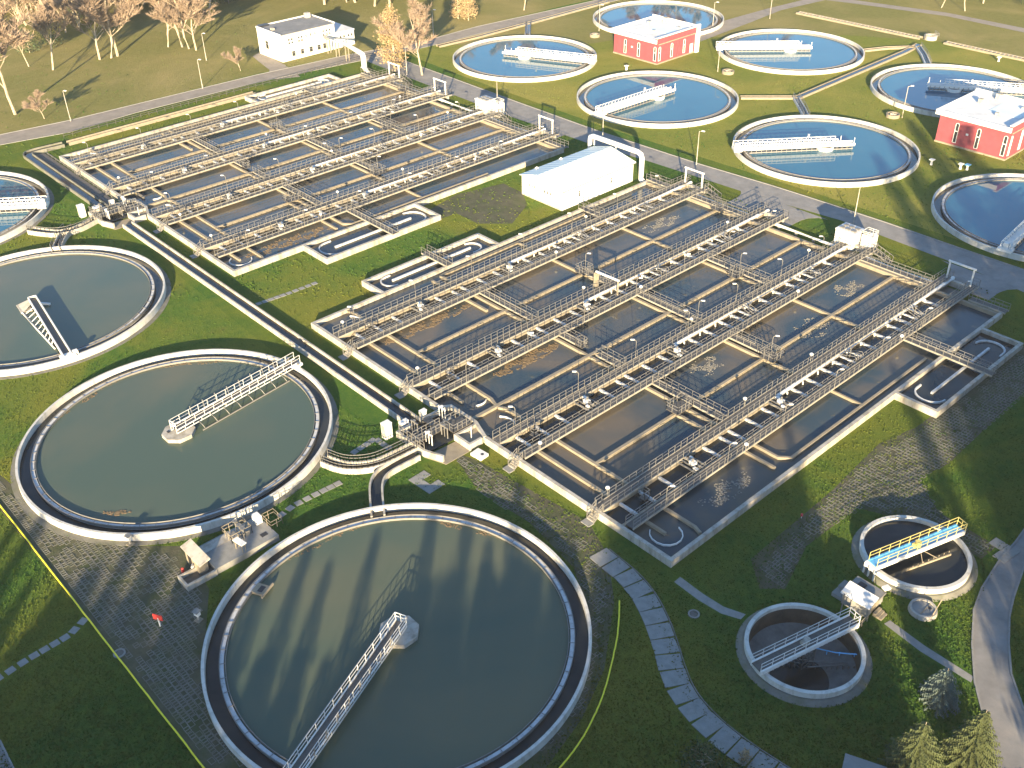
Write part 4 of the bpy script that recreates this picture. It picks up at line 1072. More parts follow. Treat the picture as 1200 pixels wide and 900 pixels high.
def office():
    x0, x1, y0, y1, h = -201.0, -189.6, 69.8, 86.6, 6.7
    t = thing('white_office', 'two storey white house with grey flat roof at the upper left', 'building', (x0, y0, 0))
    w, l = x1 - x0, y1 - y0
    mb = MB(); mb.box(0, w, 0, l, -.1, h); mb.build('wall', M['white'], t)
    mb = MB(); mb.box(-.1, w + .1, -.1, .25, h, h + .45); mb.box(-.1, .2, .25, l, h, h + .45); mb.box(-.1, w + .1, l, l + .2, h, h + .45); mb.build('parapet', M['white'], t)
    mb = MB(); mb.box(.2, w + .15, .25, l, h, h + .18); mb.build('roof', M['roofgrey'], t)
    mb = MB(); mb.box(1, 2.2, l - 2.5, l - 1.2, h + .18, h + 1.4); mb.build('chimney', M['rim'], t); mb = MB(); mb.box(5, 6, 1.2, 2.0, h + .18, h + .7); mb.build('chimney', M['rim'], t)
    mb = MB(); mb.box(-.4, 1.2, .4, 3.2, h + .18, h + .55); mb.build('roof_hatch', M['dark'], t)
    for y in (3.0, 6.0): 
        for dz in (0, .85):
            for dy in (-.45, .45): window(t, w, y + dy, 4.5 + dz - .3, .6, .55, 'y', d=.06)
    for y in (7.8, 9.2, 10.6): window(t, w, y, 5.0, .4, .7, 'y', d=.06)
    for y in (13.2, 14.3, 15.2):
        for dz in (0, .95): window(t, w, y, 4.2 + dz, .5, .6, 'y', d=.06)
    for y in (3.5, 6.2, 8.9, 11.4, 13.2): window(t, w, y, 1.0, .9, 1.2, 'y', fr='rim', d=.06)
    window(t, 4.5, 0, 2.2, 1.3, 1.9, 'x', fr='rim', d=.05)
    an = thing('annex', 'lower white annex at the far end of the white office', 'building', (x0 + 2, y1 + .22, 0))
    mb = MB(); mb.box(0, w - 2.2, 0, 6.0, -.1, 3.9); mb.build('wall', M['white'], an)
    mb = MB(); mb.box(-.15, w - 2.05, 0, 6.15, 3.9, 4.15); mb.build('roof', M['roofwhite'], an)
    mb = MB(); mb.box(3, 4.2, 2, 3, 4.15, 4.9); mb.build('roof_unit', M['rim'], an)
    for y in (1.6, 2.7, 4.2, 5.2): window(an, w - 2.2, y, 2.4, .6, .7, 'y', d=.06)
    t = thing('pipe_bridge', 'white elevated duct on legs from the white office to the back basin', 'duct', (0, 0, 0))
    a, b = P(381, 52, 3.8), P(421, 68, 4.2)
    a = Vector((-189.4, 83.2, 3.9)); b = Vector((-178.3, 82.4, 4.3)); c = Vector((-168.4, 80.6, 4.3))
    mb = MB(); mb.tube([a, b, c - Vector((.8, 0, 0)), c - Vector((.2, 0, .2)), c + Vector((0, 0, -.9)), c + Vector((0, 0, -3.3)), c + Vector((.9, -.3, -3.7)), Vector((-164.0, 78.6, .8))], [.5, .5, .62, .68, .7, .7, .6, .5], 12); mb.build('duct', M['white'], t, smooth=True)
    for q in (a.lerp(b, .15), a.lerp(b, .55), b):
        for s in (-.45, .45): mb = MB(); mb.bar((q.x, q.y + s, -.1), (q.x, q.y + s, q.z - .3), .2); mb.build('leg', M['divider'], t)
office()

# ------------------------------------------------------------------ small thickeners at the lower right
def thickener(key, label, empty):
    (x, y), r = TANKS[key]
    t = thing('thickener_tank', label, 'tank', (x, y, 0), 0)
    mb = MB(); mb.ring(r - .42, r, -2.6 if empty else -.2, 1.0, 96); mb.build('outer_wall', M['tankrim'], t)
    mb = MB(); mb.ring(r - .02, r + .25, -.1, .32, 72, r2=r + .95); mb.build('apron', M['paver'], t)
    if empty:
        mb = MB(); mb.ring(r - .46, r - .425, -2.5, .55, 96); mb.build('stained_lining', M['tankinner'], t)
        mb = MB()
        n = 48
        for k in range(n):
            a, b = 2 * PI * k / n, 2 * PI * (k + 1) / n
            mb.add([((r - .45) * math.cos(a), (r - .45) * math.sin(a), -1.5), ((r - .45) * math.cos(b), (r - .45) * math.sin(b), -1.5), (0, 0, -2.5)], [(0, 1, 2)])
        mb.build('floor', M['sludge'], t)
        mb = MB(); mb.disc(2.9, -1.72, 48, .9, -1.6); mb.build('water', M['channel'], t)
    else:
        mb = MB(); mb.disc(r - .4, .5, 96); mb.build('water', M['channel'], t)
    return t
thickener('M', 'round dark thickener with blue bridge and yellow rails at the lower right', False)
thickener('N', 'drained round thickener showing its bare floor and rake at the lower right', True)
def cross_bridge(key, p0, p1, label, paint, railm, w, zt):
    (x, y), r = TANKS[key]
    a, b = P(*p0, zt), P(*p1, zt)
    ang = math.atan2(b.y - a.y, b.x - a.x)
    t = thing('thickener_bridge', label, 'bridge', (x, y, 0), ang)
    x0, x1 = -r - .35, r + .55
    mb = MB(); mb.box(x0, x1, -w + .1, w - .1, zt - .1, zt - .02); mb.build('deck', M['grating' if paint == 'white' else paint], t)
    for s in (-1, 1):
        mb = MB(); mb.box(x0, x1, s * w - .09, s * w + .09, zt - .45, zt + .06)
        if paint == 'white':
            for k in range(22): xx = x0 + .3 + k * (x1 - x0 - .6) / 21; mb.box(xx, xx + .1, s * w - .16, s * w + .16, zt - .4, zt - .1)
        mb.build('side_beam', M['white' if s < 0 else paint], t)  # near beam of the blue bridge whitened, sunlight put into its paint
        mb = MB(); mb.rail([(x0, s * w, zt + .05), (x1, s * w, zt + .05)], 1.1, 1.35, .045); mb.build('railing', M[railm], t)
    mb = MB(); mb.rail([(x1, -w, zt), (x1, w, zt)], 1.1, .6, .06); mb.build('end_railing', M[railm], t)
    mb = MB(); mb.tube([(.1, 0, zt), (.1, 0, zt + .55)], .38, 12); mb.box(-.5, .1, -.25, .25, zt, zt + .4); mb.build('drive_unit', M['yellow' if paint != 'white' else 'rim'], t)
    return t, x0, x1
tb, x0, x1 = cross_bridge('M', (1028, 664), (1119, 627), 'blue bridge with yellow rails across the full thickener', 'bluepaint', 'yellow', .62, 1.75)
mb = MB(); mb.box(x0 - .25, x0 + .35, -.8, .8, .95, 1.6)
for y in (-.8, 0, .7): mb.bar((x0 - .3, y, 0), (x0 - .3, y, 1.5), .16)
mb.build('end_support', M['white'], tb)
mb = MB(); mb.bar((-2.8, -1.6, .62), (3.4, -1.9, .62), .12, .25)
for k in range(9): mb.bar((-2.6 + k * .75, -1.62, .9), (-2.6 + k * .75, -1.62, .5), .06)
mb.bar((.2, -.4, 1.4), (-.5, -1.7, .7), .06); mb.bar((.3, -.4, 1.4), (1.6, -1.8, .7), .06); mb.build('skimmer_arm', M['divider'], tb)
tb, x0, x1 = cross_bridge('N', (892, 776), (997, 725), 'white railed bridge across the drained thickener', 'white', 'white', .7, 1.45)
t = thing('rake', 'dark steel rake hanging in the drained thickener under its bridge', 'rake', (*TANKS['N'][0], 0), tb.rotation_euler[2])
mb = MB()
for s in (-.75, .75):
    for q in (-.75, .75): mb.bar((s, q, -2.3), (s, q, 1.0), .09)
for z in (-2.2, -1.3, -.5, .4):
    mb.rail([(-.75, -.75, z - .05), (.75, -.75, z - .05), (.75, .75, z - .05), (-.75, .75, z - .05)], .1, 5, .07, True)
for z in (-1.3, -.5): mb.bar((-.75, -.75, z), (.75, -.75, z + .8), .06); mb.bar((.75, -.75, z), (.75, .75, z + .8), .06)
mb.build('cage', M['grating'], t)
mb = MB()
for s, e in ((1, 4.7), (-1, 4.4)):
    mb.bar((0, -.9 * s, -1.2), (e * s * .8, -e * .55 * s, -1.25), .12); mb.bar((0, -.9 * s, -.3), (e * s * .8, -e * .55 * s, -1.1), .08); mb.bar((0, .3 * s, -1.3), (e * s * .8, -e * .55 * s + .5, -1.35), .1)
    for k in range(8): q = .2 + .1 * k; mb.bar((e * s * q, -e * .6 * s * q - .5, -1.2), (e * s * q, -e * .6 * s * q - .5, -1.75), .1)
mb.build('arm', M['steel'], t)
mb = MB(); mb.tube([(.8, -.6, .9), (2.5, -1.9, .55), (4.2, -3.0, .45)], .07, 6)
for f in (.3, .6, .95): mb.bar((.8 + 3.4 * f, -.6 - 2.4 * f, .6), (.8 + 3.4 * f, -.6 - 2.4 * f, .1), .07)
mb.build('skimmer_pipe', M['bluepaint'], t)

def machine_house():
    a = P(1006, 710, 0)
    t = thing('machine_house', 'small metal clad machine house with bright sloping lid between the two thickeners', 'hut', (15.7, 9.0, 0), 0)
    mb = MB(); mb.box(0, 3.0, 0, 2.9, -.1, 1.5); mb.build('wall', M['slab'], t)
    mb = MB(); mb.add([(-.2, -.2, 1.5), (3.2, -.2, 1.5), (3.2, 1.5, 2.0), (-.2, 1.5, 2.0), (-.2, -.2, 1.6), (3.2, -.2, 1.6), (3.2, 1.5, 2.1), (-.2, 1.5, 2.1)], [(0, 3, 2, 1), (4, 5, 6, 7), (0, 1, 5, 4), (1, 2, 6, 5), (2, 3, 7, 6), (3, 0, 4, 7)]); mb.build('roof', M['roofwhite'], t)
    mb = MB(); mb.box(-.2, 3.2, 1.52, 3.1, 1.5, 1.7); mb.build('roof_slab', M['steel'], t)
    mb = MB(); mb.box(.5, 1.3, 1.8, 2.5, 1.7, 1.85); mb.build('hatch', M['dark'], t)
    mb = MB(); mb.box(3.0, 3.04, .9, 2.2, .1, 1.3); mb.build('door', M['divider'], t)
    mb = MB(); mb.box(-1.3, -.1, .2, 2.6, -.05, .5); mb.box(-1.2, -.4, 1.2, 2.4, .5, .9); mb.build('plinth', M['slab'], t)
    mb = MB(); mb.rail([(3.3, -.3, 0), (3.3, -2.4, 0)], 1, 1, .07); mb.build('railing', M['divider'], t)
    s = thing('short_stairs', 'two pale steps at the right side of the machine house', 'stairs', (18.95, 10.4, 0)); mb = MB()
    for k in range(3): mb.box(k * .35, k * .35 + .33, -.6, .6, -.05, .45 - k * .15)
    mb.build('tread', M['divider'], s)
machine_house()
def flood(pxl, h, label, rz):
    p = P(*pxl, 0); t = thing('flood_light', label, 'lamp', p, rz)
    mb = MB(); mb.tube([(0, 0, 0), (0, 0, h)], .09, 6); mb.build('pole', M['steel'], t)
    mb = MB(); mb.box(-.2, .55, -.28, .28, h - .05, h + .2); mb.build('lamp_head', M['white'], t)
flood((985, 717), 3.0, 'flood light on a leaning pole at the left of the machine house', 0.2)
flood((1033, 705), 1.9, 'short flood light right of the machine house', 1.2)
p = P(1081, 716, 0)
t = thing('round_well', 'low round well with broken pale rim beside the full thickener', 'well', (p.x, p.y, 0))
mb = MB(); mb.ring(1.15, 1.4, -.1, .5, 28, r2=1.5); mb.build('rim', M['rim'], t); mb = MB(); mb.disc(1.2, .4, 28); mb.build('cover', M['slab'], t); mb = MB(); mb.bar((.2, -1.1, .42), (.2, 1.1, .42), .12, .06); mb.tube([(1.2, -.5, .4), (1.5, .1, 2.8)], .06, 6); mb.build('pole', M['divider'], t)
mb = MB(); mb.box(.35, .65, .35, .6, .4, .47); mb.build('hatch', M['dark'], t)
for a, b, lab in ((813, 720, 'round manhole cover in the grass left of the drained thickener'), (140, 766, 'small round manhole in the dark grass left of the yellow hose')):
    p = P(a, b, 0); t = thing('manhole', lab, 'manhole', (p.x, p.y, 0)); mb = MB(); mb.ring(.45, .62, -.05, .12, 24); mb.build('ring', M['slab'], t); mb = MB(); mb.disc(.46, .08, 24); mb.build('cover', M['wet'], t)
p = P(939, 607, 0); t = thing('marker_post', 'tiny red marker in the grass near the turnaround', 'marker', (p.x, p.y, 0)); mb = MB(); mb.tube([(0, 0, 0), (0, 0, .4)], .05, 6); mb.build('post', M['white'], t); mb = MB(); mb.tube([(0, 0, .35), (0, 0, .6)], .16, 8); mb.build('cap', M['red'], t)

# ------------------------------------------------------------------ pump station beside the bottom tank
def station():
    t = thing('pump_station', 'raised concrete pump platform with a small shed beside the bottom tank', 'platform', (-36.0, -40.2, 0), 0)
    mb = MB(); mb.box(-2.4, 2.2, 3.2, 11.2, -.1, .85); mb.build('platform', M['slab'], t)
    mb = MB(); mb.wall([(.3, 3.2), (.3, -.3), (2.2, -.3), (2.2, 3.2)], .25, -.1, .8); mb.build('pit_wall', M['rim'], t)
    mb = MB(); mb.box(.4, 2.1, -.2, 3.2, -.05, .3); mb.build('pit_floor', M['wet'], t)
    mb = MB(); mb.box(-2.2, -.9, 3.2, 9, .851, .87); mb.build('floor_patch', M['rim'], t)
    mb = MB(); mb.box(.7, 1.3, 9.6, 10.4, .85, .875); mb.build('hatch', M['dark'], t)
    mb = MB(); mb.rail([(-2.3, 6.6, .85), (-.2, 6.6, .85), (-.2, 9.2, .85), (-2.3, 9.2, .85)], 1.1, .8, .06, True); mb.build('railing', M['divider'], t); mb = MB(); mb.rail([(-1, 11.1, .85), (.9, 11.1, .85), (.9, 12.6, .85), (-1, 12.6, .85)], 1.1, .9, .05, True); mb.build('railing', M['divider'], t)
    mb = MB()
    for x in (-1.6, -.7, .1): mb.bar((x, 8, .85), (x, 8, 2.5), .1); mb.tube([(x, 8, 2.4), (x, 8, 2.5)], .28, 10)
    mb.bar((-1.7, 8, 2.2), (.2, 8, 2.2), .12); mb.box(-1.7, .2, 7.0, 7.8, .85, 1.1); mb.box(-.9, -.2, 8.3, 9.0, .85, 1.5); mb.build('gate_frame', M['steel'], t)
    mb = MB(); mb.box(-1.9, -.9, 10.2, 11.0, .85, 1.9); mb.build('cabinet', M['white'], t)
    t = thing('pump_shed', 'little shed with pale mono pitch roof at the left end of the pump platform', 'shed', (-36.3, -37.9, 0), 0)
    mb = MB(); mb.add([(-1.5, -.6, -.1), (1.5, -.6, -.1), (1.5, .5, -.1), (-1.5, .5, -.1), (-1.5, -.6, 1.9), (1.5, -.6, 1.9), (1.5, .5, 2.2), (-1.5, .5, 2.2)], [(0, 3, 2, 1), (4, 5, 6, 7), (0, 1, 5, 4), (1, 2, 6, 5), (2, 3, 7, 6), (3, 0, 4, 7)]); mb.build('wall', M['divider'], t)
    mb = MB(); mb.add([(-2.2, -.7, 1.95), (2.2, -.7, 1.95), (2.2, .65, 2.3), (-2.2, .65, 2.3), (-2.2, -.7, 2.07), (2.2, -.7, 2.07), (2.2, .65, 2.42), (-2.2, .65, 2.42)], [(0, 3, 2, 1), (4, 5, 6, 7), (0, 1, 5, 4), (1, 2, 6, 5), (2, 3, 7, 6), (3, 0, 4, 7)]); mb.build('roof', M['rim'], t)
    mb = MB(); mb.box(-.9, -.1, -.64, -.6, .1, 1.7); mb.build('door', M['dark'], t)
    mb = MB(); mb.tube([(.4, -.8, .1), (.4, -.8, 1.2), (.9, -1.1, 1.3)], .1, 7); mb.build('pipe', M['white'], t)
    t = thing('signboard', 'slanted white panel on legs standing on the pump platform', 'panel', (-34.6, -33.4, .85), .15)
    mb = MB(); mb.box(-.8, .8, -.35, .35, 1.2, 1.3); mb.build('panel', M['white'], t); mb = MB()
    for x in (-.6, .6):
        for y in (-.2, .2): mb.bar((x, y, 0), (x, y, 1.2), .08)
    mb.build('leg', M['divider'], t)
station()
def sensor(a, b, lab):
    p = P(a, b, 0); t = thing('sensor_box', lab, 'box', (p.x, p.y, 0), .3)
    mb = MB(); mb.box(-.35, .35, -.35, .35, -.05, .12); mb.build('base', M['divider'], t); mb = MB(); mb.bar((0, 0, .1), (0, 0, .9), .16); mb.build('post', M['rim'], t); mb = MB(); mb.box(-.28, .28, -.22, .22, .8, 1.35); mb.build('box', M['white'], t); mb = MB(); mb.box(-.36, .36, -.36, .36, 1.35, 1.42); mb.build('lid', M['steel'], t)
sensor(153, 638, 'white sensor box on a post against the rim of the tank beside the yellow hose'); sensor(233, 727, 'white sensor box with grey lid standing right of the red hydrant sign')
p = P(188, 734, 0); t = thing('hydrant_sign', 'red rectangular sign on a short white post on the paved yard', 'sign', (p.x, p.y, 0), R(30))
mb = MB(); mb.bar((0, 0, 0), (0, 0, 1.3), .12); mb.build('post', M['white'], t); mb = MB(); mb.box(-.55, .55, -.05, .05, 1.0, 1.7); o = mb.build('panel', M['red'], t)
p = P(215, 671, 0); t = thing('hydrant', 'small dull red hydrant at the corner of the pump platform', 'hydrant', (p.x, p.y, 0)); mb = MB(); mb.tube([(0, 0, 0), (0, 0, .6), (0, 0, .7)], [.16, .16, .08], 10); mb.box(-.3, .3, -.07, .07, .35, .5); mb.build('body', M['red'], t)
def hose(pts, lab, r=.09):
    pts = [P(a, b, .08) for a, b in pts]; q = smooth(pts, 3)
    rnd = random.Random(3)
    mb = MB(); mb.tube([(a.x + rnd.uniform(-.02, .02), a.y + rnd.uniform(-.02, .02), .08) for a in q], r, 6); o = mb.build('yellow_hose', M['hose'], smooth=True); tag(o, lab, 'hose')
hose([(-60, 514), (0, 592), (50, 656), (100, 721), (170, 811), (240, 901), (300, 978)], 'long straight yellow hose along the paved yard at the lower left')
hose([(726, 704), (725, 735), (720, 765), (708, 812), (694, 845), (676, 876), (655, 901), (630, 930)], 'curving yellow hose in the grass right of the bottom tank')
t = thing('concrete_block', 'loose white concrete block with a dark hole by the front basin corner', 'block', (*P(562, 534, 0).xy, 0), R(5)); mb = MB(); mb.box(-.9, .9, -.7, .7, -.05, .4); mb.build('body', M['white'], t); mb = MB(); mb.disc(.22, .41, 14, .4, .1); mb.build('hole', M['dark'], t)
p = P(1012, 905, 0); t = thing('corner_shed', 'dark grey shed roof just entering at the bottom edge', 'shed', (p.x + .6, p.y - 1.6, 0), .4)
mb = MB(); mb.box(-1.5, 1.5, -1.5, 1.5, -.1, 1.6); mb.build('wall', M['slab'], t); mb = MB(); mb.add([(-1.8, -1.8, 1.6), (1.8, -1.8, 1.6), (1.8, 1.8, 1.6), (-1.8, 1.8, 1.6), (0, 0, 2.5)], [(0, 3, 2, 1), (0, 1, 4), (1, 2, 4), (2, 3, 4), (3, 0, 4)]); mb.build('roof', M['roofgrey'], t)

# ------------------------------------------------------------------ street lamps, planters, far poles
def make_street(h=7.0):
    t = thing('street_lamp', 'x', 'street lamp', (0, 0, 0), 0, 'tall street lamps along the roads')
    mb = MB(); mb.tube([(0, 0, 0), (0, 0, 1.2), (0, 0, 1.25), (0, 0, h)], [.13, .12, .09, .06], 8); mb.build('pole', M['rim'], t)
    mb = MB(); mb.bar((0, 0, h), (.9, 0, h + .15), .07); mb.build('arm', M['rim'], t)
    mb = MB(); mb.box(.5, 1.15, -.14, .14, h + .08, h + .25); mb.build('lamp_head', M['white'], t)
    return t
for a, b, rz, lab in ((83, 142, .3, 'street lamp nearest the left edge by the tree road'), (237.5, 103.5, .3, 'street lamp left of the white office by the tree road'), (242, 71, .3, 'street lamp in the meadow behind the tree road'), (1000, 262, 1.0, 'street lamp behind the front equipment cabin'), (1057, 138, .8, 'street lamp next to the brick planter before the near red house'), (816, 193, .3, 'street lamp across the road from the front basin hoist'), (583, 130, .3, 'street lamp beneath the golden tree tank'), (706, 168, .3, 'street lamp beneath the tank mirroring the red wall'), (508, 42, .3, 'street lamp behind the bare tree by the tree road'), (841, 84, .3, 'street lamp beside the planter right of the far red house'), (702, 36, .3, 'street lamp at the planter left of the far red house'), (902, 22, .3, 'street lamp on the path between the two far clear tanks'), (477, 88, .3, 'street lamp at the golden tree'), (835, 33, .3, 'street lamp right of the tank behind the far red house')):
    place('street', make_street, *P(a, b, 0), rz, lab)
def planter(a, b, r, lab, m='divider'):
    p = P(a, b, 0); t = thing('round_planter', lab, 'planter', (p.x, p.y, 0))
    mb = MB(); mb.ring(r - .3, r, -.1, .75, 20); mb.build('wall', M[m], t); mb = MB(); mb.disc(r - .28, .55, 20); mb.build('cover', M['red' if m == 'redwall' else 'wet'], t)
    mb = MB(); mb.box(-.5, .1, -.4, .3, .55, .8); mb.box(.2, .6, -.1, .4, .55, .75); mb.build('lid', M['rim'], t)
planter(697, 43, 1.4, 'round pale shaft with red lid left of the far red house'); planter(853, 86, 1.5, 'round pale shaft beside the tank right of the far red house'); planter(1046, 137, 1.5, 'round brick shaft before the near red house')
for a, b, lab in ((1091, 197, 'blue lidded box'), (1125, 200, 'white bollard box left of'), (1132, 200, 'white bollard box right of')):
    pass
for a, b, lab in ((1125, 198, 'white utility post left of its twin before the near red house'), (1133, 199, 'white utility post with blue lid before the near red house'), (1091, 193, 'lone white utility post in the shaded grass right of the clear tank'), (734, 82, 'white utility post before the far red house'), (1170, 72, 'white utility post in the meadow')):
    p = P(a, b, 0); t = thing('utility_post', lab, 'post', (p.x, p.y, 0), 0, 'white utility posts'); mb = MB(); mb.tube([(0, 0, -.05), (0, 0, 1.0)], .3, 10); mb.build('post', M['white'], t); mb = MB(); mb.box(-.45, .45, -.45, .45, 1.0, 1.15); mb.build('lid', M['bluepaint' if 'blue' in lab else 'white'], t)

# ------------------------------------------------------------------ grass tufts
def tufts(n):
    rnd = random.Random(21)
    circ = [(c[0], c[1], r + .6) for c, r in TANKS.values()]
    rects = [(-71.5, .6, -1.2, 83), (-77, -70, 13, 39.5), (0, 7, 46, 72), (-165.5, -93.5, -1.2, 83), (-94, -86, 13, 39.5), (-170, -164, 46, 72), (-175, -30, -8, -1), (-85.5, -73.5, 56.5, 80), (-180, 60, 84, 96), (-39, -33, -41, -28), (14, 20, 8, 13)]
    polys = [[tuple(p) for p in q] for q in (
        px((-10, 548), (40, 590), (75, 628), (140, 640), (215, 640), (245, 690), (240, 760), (252, 845), (300, 905), (245, 905), (100, 722), (-10, 585)),
        px((1215, 600), (1172, 655), (1141, 715), (1139, 755), (1142, 800), (1155, 850), (1170, 905), (1245, 905), (1199, 830), (1182, 755), (1183, 722), (1200, 665), (1260, 610)),
        px((690, 650), (716, 650), (755, 695), (786, 770), (799, 812), (826, 840), (912, 905), (880, 905), (820, 865), (790, 830), (775, 780), (740, 700)))]
    lines = [px(*q) for q in (((1036, 731), (1080, 761), (1140, 797)), ((871, 723), (846, 715), (821, 700), (793, 679)), ((102, 723), (82, 744), (34, 772), (-10, 800)), ((400, 565), (345, 592), (325, 607)), ((300, 357), (372, 331)), ((412, 532), (440, 514), (458, 527)), ((0, 164), (120, 138), (300, 93), (400, 71), (500, 51), (700, 3)), ((780, 50), (860, 22), (960, 0)), ((490, 515), (442, 542), (395, 540)), ((442, 552), (443, 600)))]
    wid = [.8, .8, .7, .7, .7, .7, 3.4, 3.2, 1.2, 1.2]
    def near(x, y):
        p = Vector((x, y))
        for q, w in zip(lines, wid):
            for a, b in zip(q[:-1], q[1:]):
                d = b - a; t = max(0, min(1, (p - a).dot(d) / d.length_squared))
                if (p - a - d * t).length < w: return True
        return False
    V = []; F = []
    k = 0
    while k < n:
        b = 30 + 900 * math.sqrt(rnd.random()); a = rnd.uniform(-20, 1220)
        p = P(a, b, 0); x, y = p.x, p.y
        k += 1
        if any((x - c[0]) ** 2 + (y - c[1]) ** 2 < c[2] ** 2 for c in circ): continue
        if any(r[0] < x < r[1] and r[2] < y < r[3] for r in rects): continue
        if any(inside((x, y), q) for q in polys) or near(x, y): continue
        s = rnd.uniform(.08, .21) * (1 + (900 - b) / 900 * .0 + (b < 350) * .8); h = rnd.uniform(.05, .17) * (1 + (b < 350) * .5); t = rnd.uniform(0, PI)
        for q in range(2):
            c, sn = math.cos(t + q * 1.5), math.sin(t + q * 1.5); dx, dy = rnd.uniform(-.08, .08), rnd.uniform(-.08, .08)
            i = len(V)
            V += [(x - c * s / 2, y - sn * s / 2, -.01), (x + c * s / 2, y + sn * s / 2, -.01), (x + c * s / 3 + dx, y + sn * s / 3 + dy, h), (x - c * s / 4 + dx, y - sn * s / 4 + dy, h * .8)]
            F.append((i, i + 1, i + 2, i + 3))
    me = bpy.data.meshes.new('grass_tufts'); me.from_pydata(V, [], F); me.materials.append(M['grass'])
    o = link('grass_tufts', me, None, 'stuff'); tag(o, 'short rough grass growing over the lawns between the tanks', 'grass')
tufts(90000)

# ------------------------------------------------------------------ trees
def tree_meshes(seed, h, spread=.32, twig=1.0, upright=.75, lean=0):
    rnd = random.Random(seed); T = MB(); C = MB()
    def tw(p, d, l, r):
        q = p + d * l; x, y = perp(d.normalized()); a = rnd.uniform(0, PI); n = x * math.cos(a) + y * math.sin(a)
        C.add([p - n * r, p + n * r, q], [(0, 1, 2)])
        return q
    def branch(p, d, l, r, depth):
        pts = [p]; n = 4 if depth < 2 else 3
        dd = d.copy()
        for i in range(n):
            dd = (dd + Vector((rnd.gauss(0, .10), rnd.gauss(0, .10), rnd.gauss(.06, .05)))).normalized()
            pts.append(pts[-1] + dd * l / n)
        T.tube(pts, [r * (1 - .75 * i / n) for i in range(n + 1)], 6 if depth == 0 else 4, False)
        kids = (8 if depth == 0 else 5 if depth == 1 else 0)
        if depth >= 1:
            for _ in range(int((38 if depth == 1 else 46) * twig)):
                f = rnd.uniform(.25, 1); i = min(n - 1, int(f * n)); q = pts[i].lerp(pts[i + 1], f * n - i)
                v = (dd * .7 + Vector((rnd.gauss(0, .55), rnd.gauss(0, .55), rnd.uniform(.0, .8)))).normalized()
                e = tw(q, v, rnd.uniform(.06, .12) * h, .028 + .0015 * h)
                for _ in range(2):
                    tw(q.lerp(e, rnd.uniform(.3, .9)), (v + Vector((rnd.gauss(0, .6), rnd.gauss(0, .6), rnd.gauss(.1, .4)))).normalized(), rnd.uniform(.04, .08) * h, .023 + .0013 * h)
        for k in range(kids):
            f = rnd.uniform(.28, .98) if depth == 0 else rnd.uniform(.3, .95)
            i = min(n - 1, int(f * n)); q = pts[i].lerp(pts[i + 1], f * n - i)
            a = rnd.uniform(0, 2 * PI) if depth else k * 2.4 + rnd.uniform(-.4, .4)
            x, y = perp(dd); out = x * math.cos(a) + y * math.sin(a)
            v = (dd * upright + out * (.75 if depth == 0 else .6) + Vector((0, 0, .15))).normalized()
            branch(q, v, l * (spread * 1.5 if depth == 0 else .55) * rnd.uniform(.75, 1.15) * (1.25 - .5 * f), r * .42 * (1.2 - .6 * f), depth + 1)
    branch(Vector((0, 0, -.2)), Vector((lean, 0, 1)).normalized(), h * .92, .017 * h, 0)
    def mk(mb, n, m):
        me = bpy.data.meshes.new(n); me.from_pydata(mb.v, [], mb.f); me.materials.append(m)
        return me
    return mk(T, 'trunk', M['trunk']), mk(C, 'crown', M['twigs'])
VARS = [tree_meshes(11, 10, .34), tree_meshes(12, 10, .40, 1.2, .6), tree_meshes(13, 10, .30, 1.0, 1.0), tree_meshes(14, 10, .38, 1.3, .7, .12)]
def bare(x, y, h, v, label, group=None, rz=None, wide=1.0, name='bare_tree'):
    t = link(name, None, None, None, (x, y, 0), random.uniform(0, 6.28) if rz is None else rz); t.scale = (h / 10 * wide, h / 10 * wide, h / 10)
    tag(t, label, 'tree', group)
    for me, n in zip(VARS[v], ('trunk', 'crown')): link(n, me, t)
    return t
for a, b, h, v, lab in ((18, 134, 21, 0, 'big bare tree at the left edge above the tree road'), (62, 82, 14, 2, 'slim leaning bare birch left of the bare tree trio'), (77, 38, 13, 2, 'thin white birch standing behind the leaning birch'), (117, 70, 17, 1, 'left tree of the bare trio in the upper left meadow'), (130, 68, 19, 3, 'middle tree of the bare trio in the upper left meadow'), (138, 66, 19, 0, 'right tree of the bare trio in the upper left meadow'), (197, 55, 16, 1, 'leftmost tree of the bare row left of the white office'), (214, 55, 18, 0, 'second tree of the bare row left of the white office'), (222, 57, 17, 3, 'third tree of the bare row left of the white office'), (230, 59, 14, 1, 'last and shortest tree of the bare row left of the white office'), (282, 83, 5.0, 1, 'small round bare tree before the white office'), (52, 139, 5.5, 1, 'bushy small bare tree beside the big one at the left edge'), (495, 88, 15, 1, 'bare brown tree right of the golden tree'), (34, 78, 9, 2, 'thin bare sapling left of the leaning birch')):
    p = P(a, b, 0); bare(p.x, p.y, h, v, lab, None, None, 1.25 if h < 6 else 1.15)
rnd = random.Random(5)
W = 'bare trees of the wood along the top edge'
for i in range(150):
    a = rnd.uniform(-60, 480); b = rnd.uniform(-40, 22) - (a > 240) * 12 + (a < 130) * rnd.uniform(0, 14)
    if 95 < a < 240 and b > 8: b -= 22
    if 255 < a < 330 and b > -12: continue
    p = P(a, b, 0); bare(p.x, p.y, rnd.uniform(13, 19), rnd.randrange(4), 'bare brownish tree of the wood along the upper left edge', W, None, rnd.uniform(1.0, 1.5))
for i in range(42):
    a = rnd.uniform(-10, 262); b = rnd.uniform(-14, 30) - (a > 150) * 10
    p = P(a, b, 0); bare(p.x, p.y, rnd.uniform(9, 14), rnd.randrange(4), 'bare brownish tree of the wood along the upper left edge', W, None, rnd.uniform(1.1, 1.6))
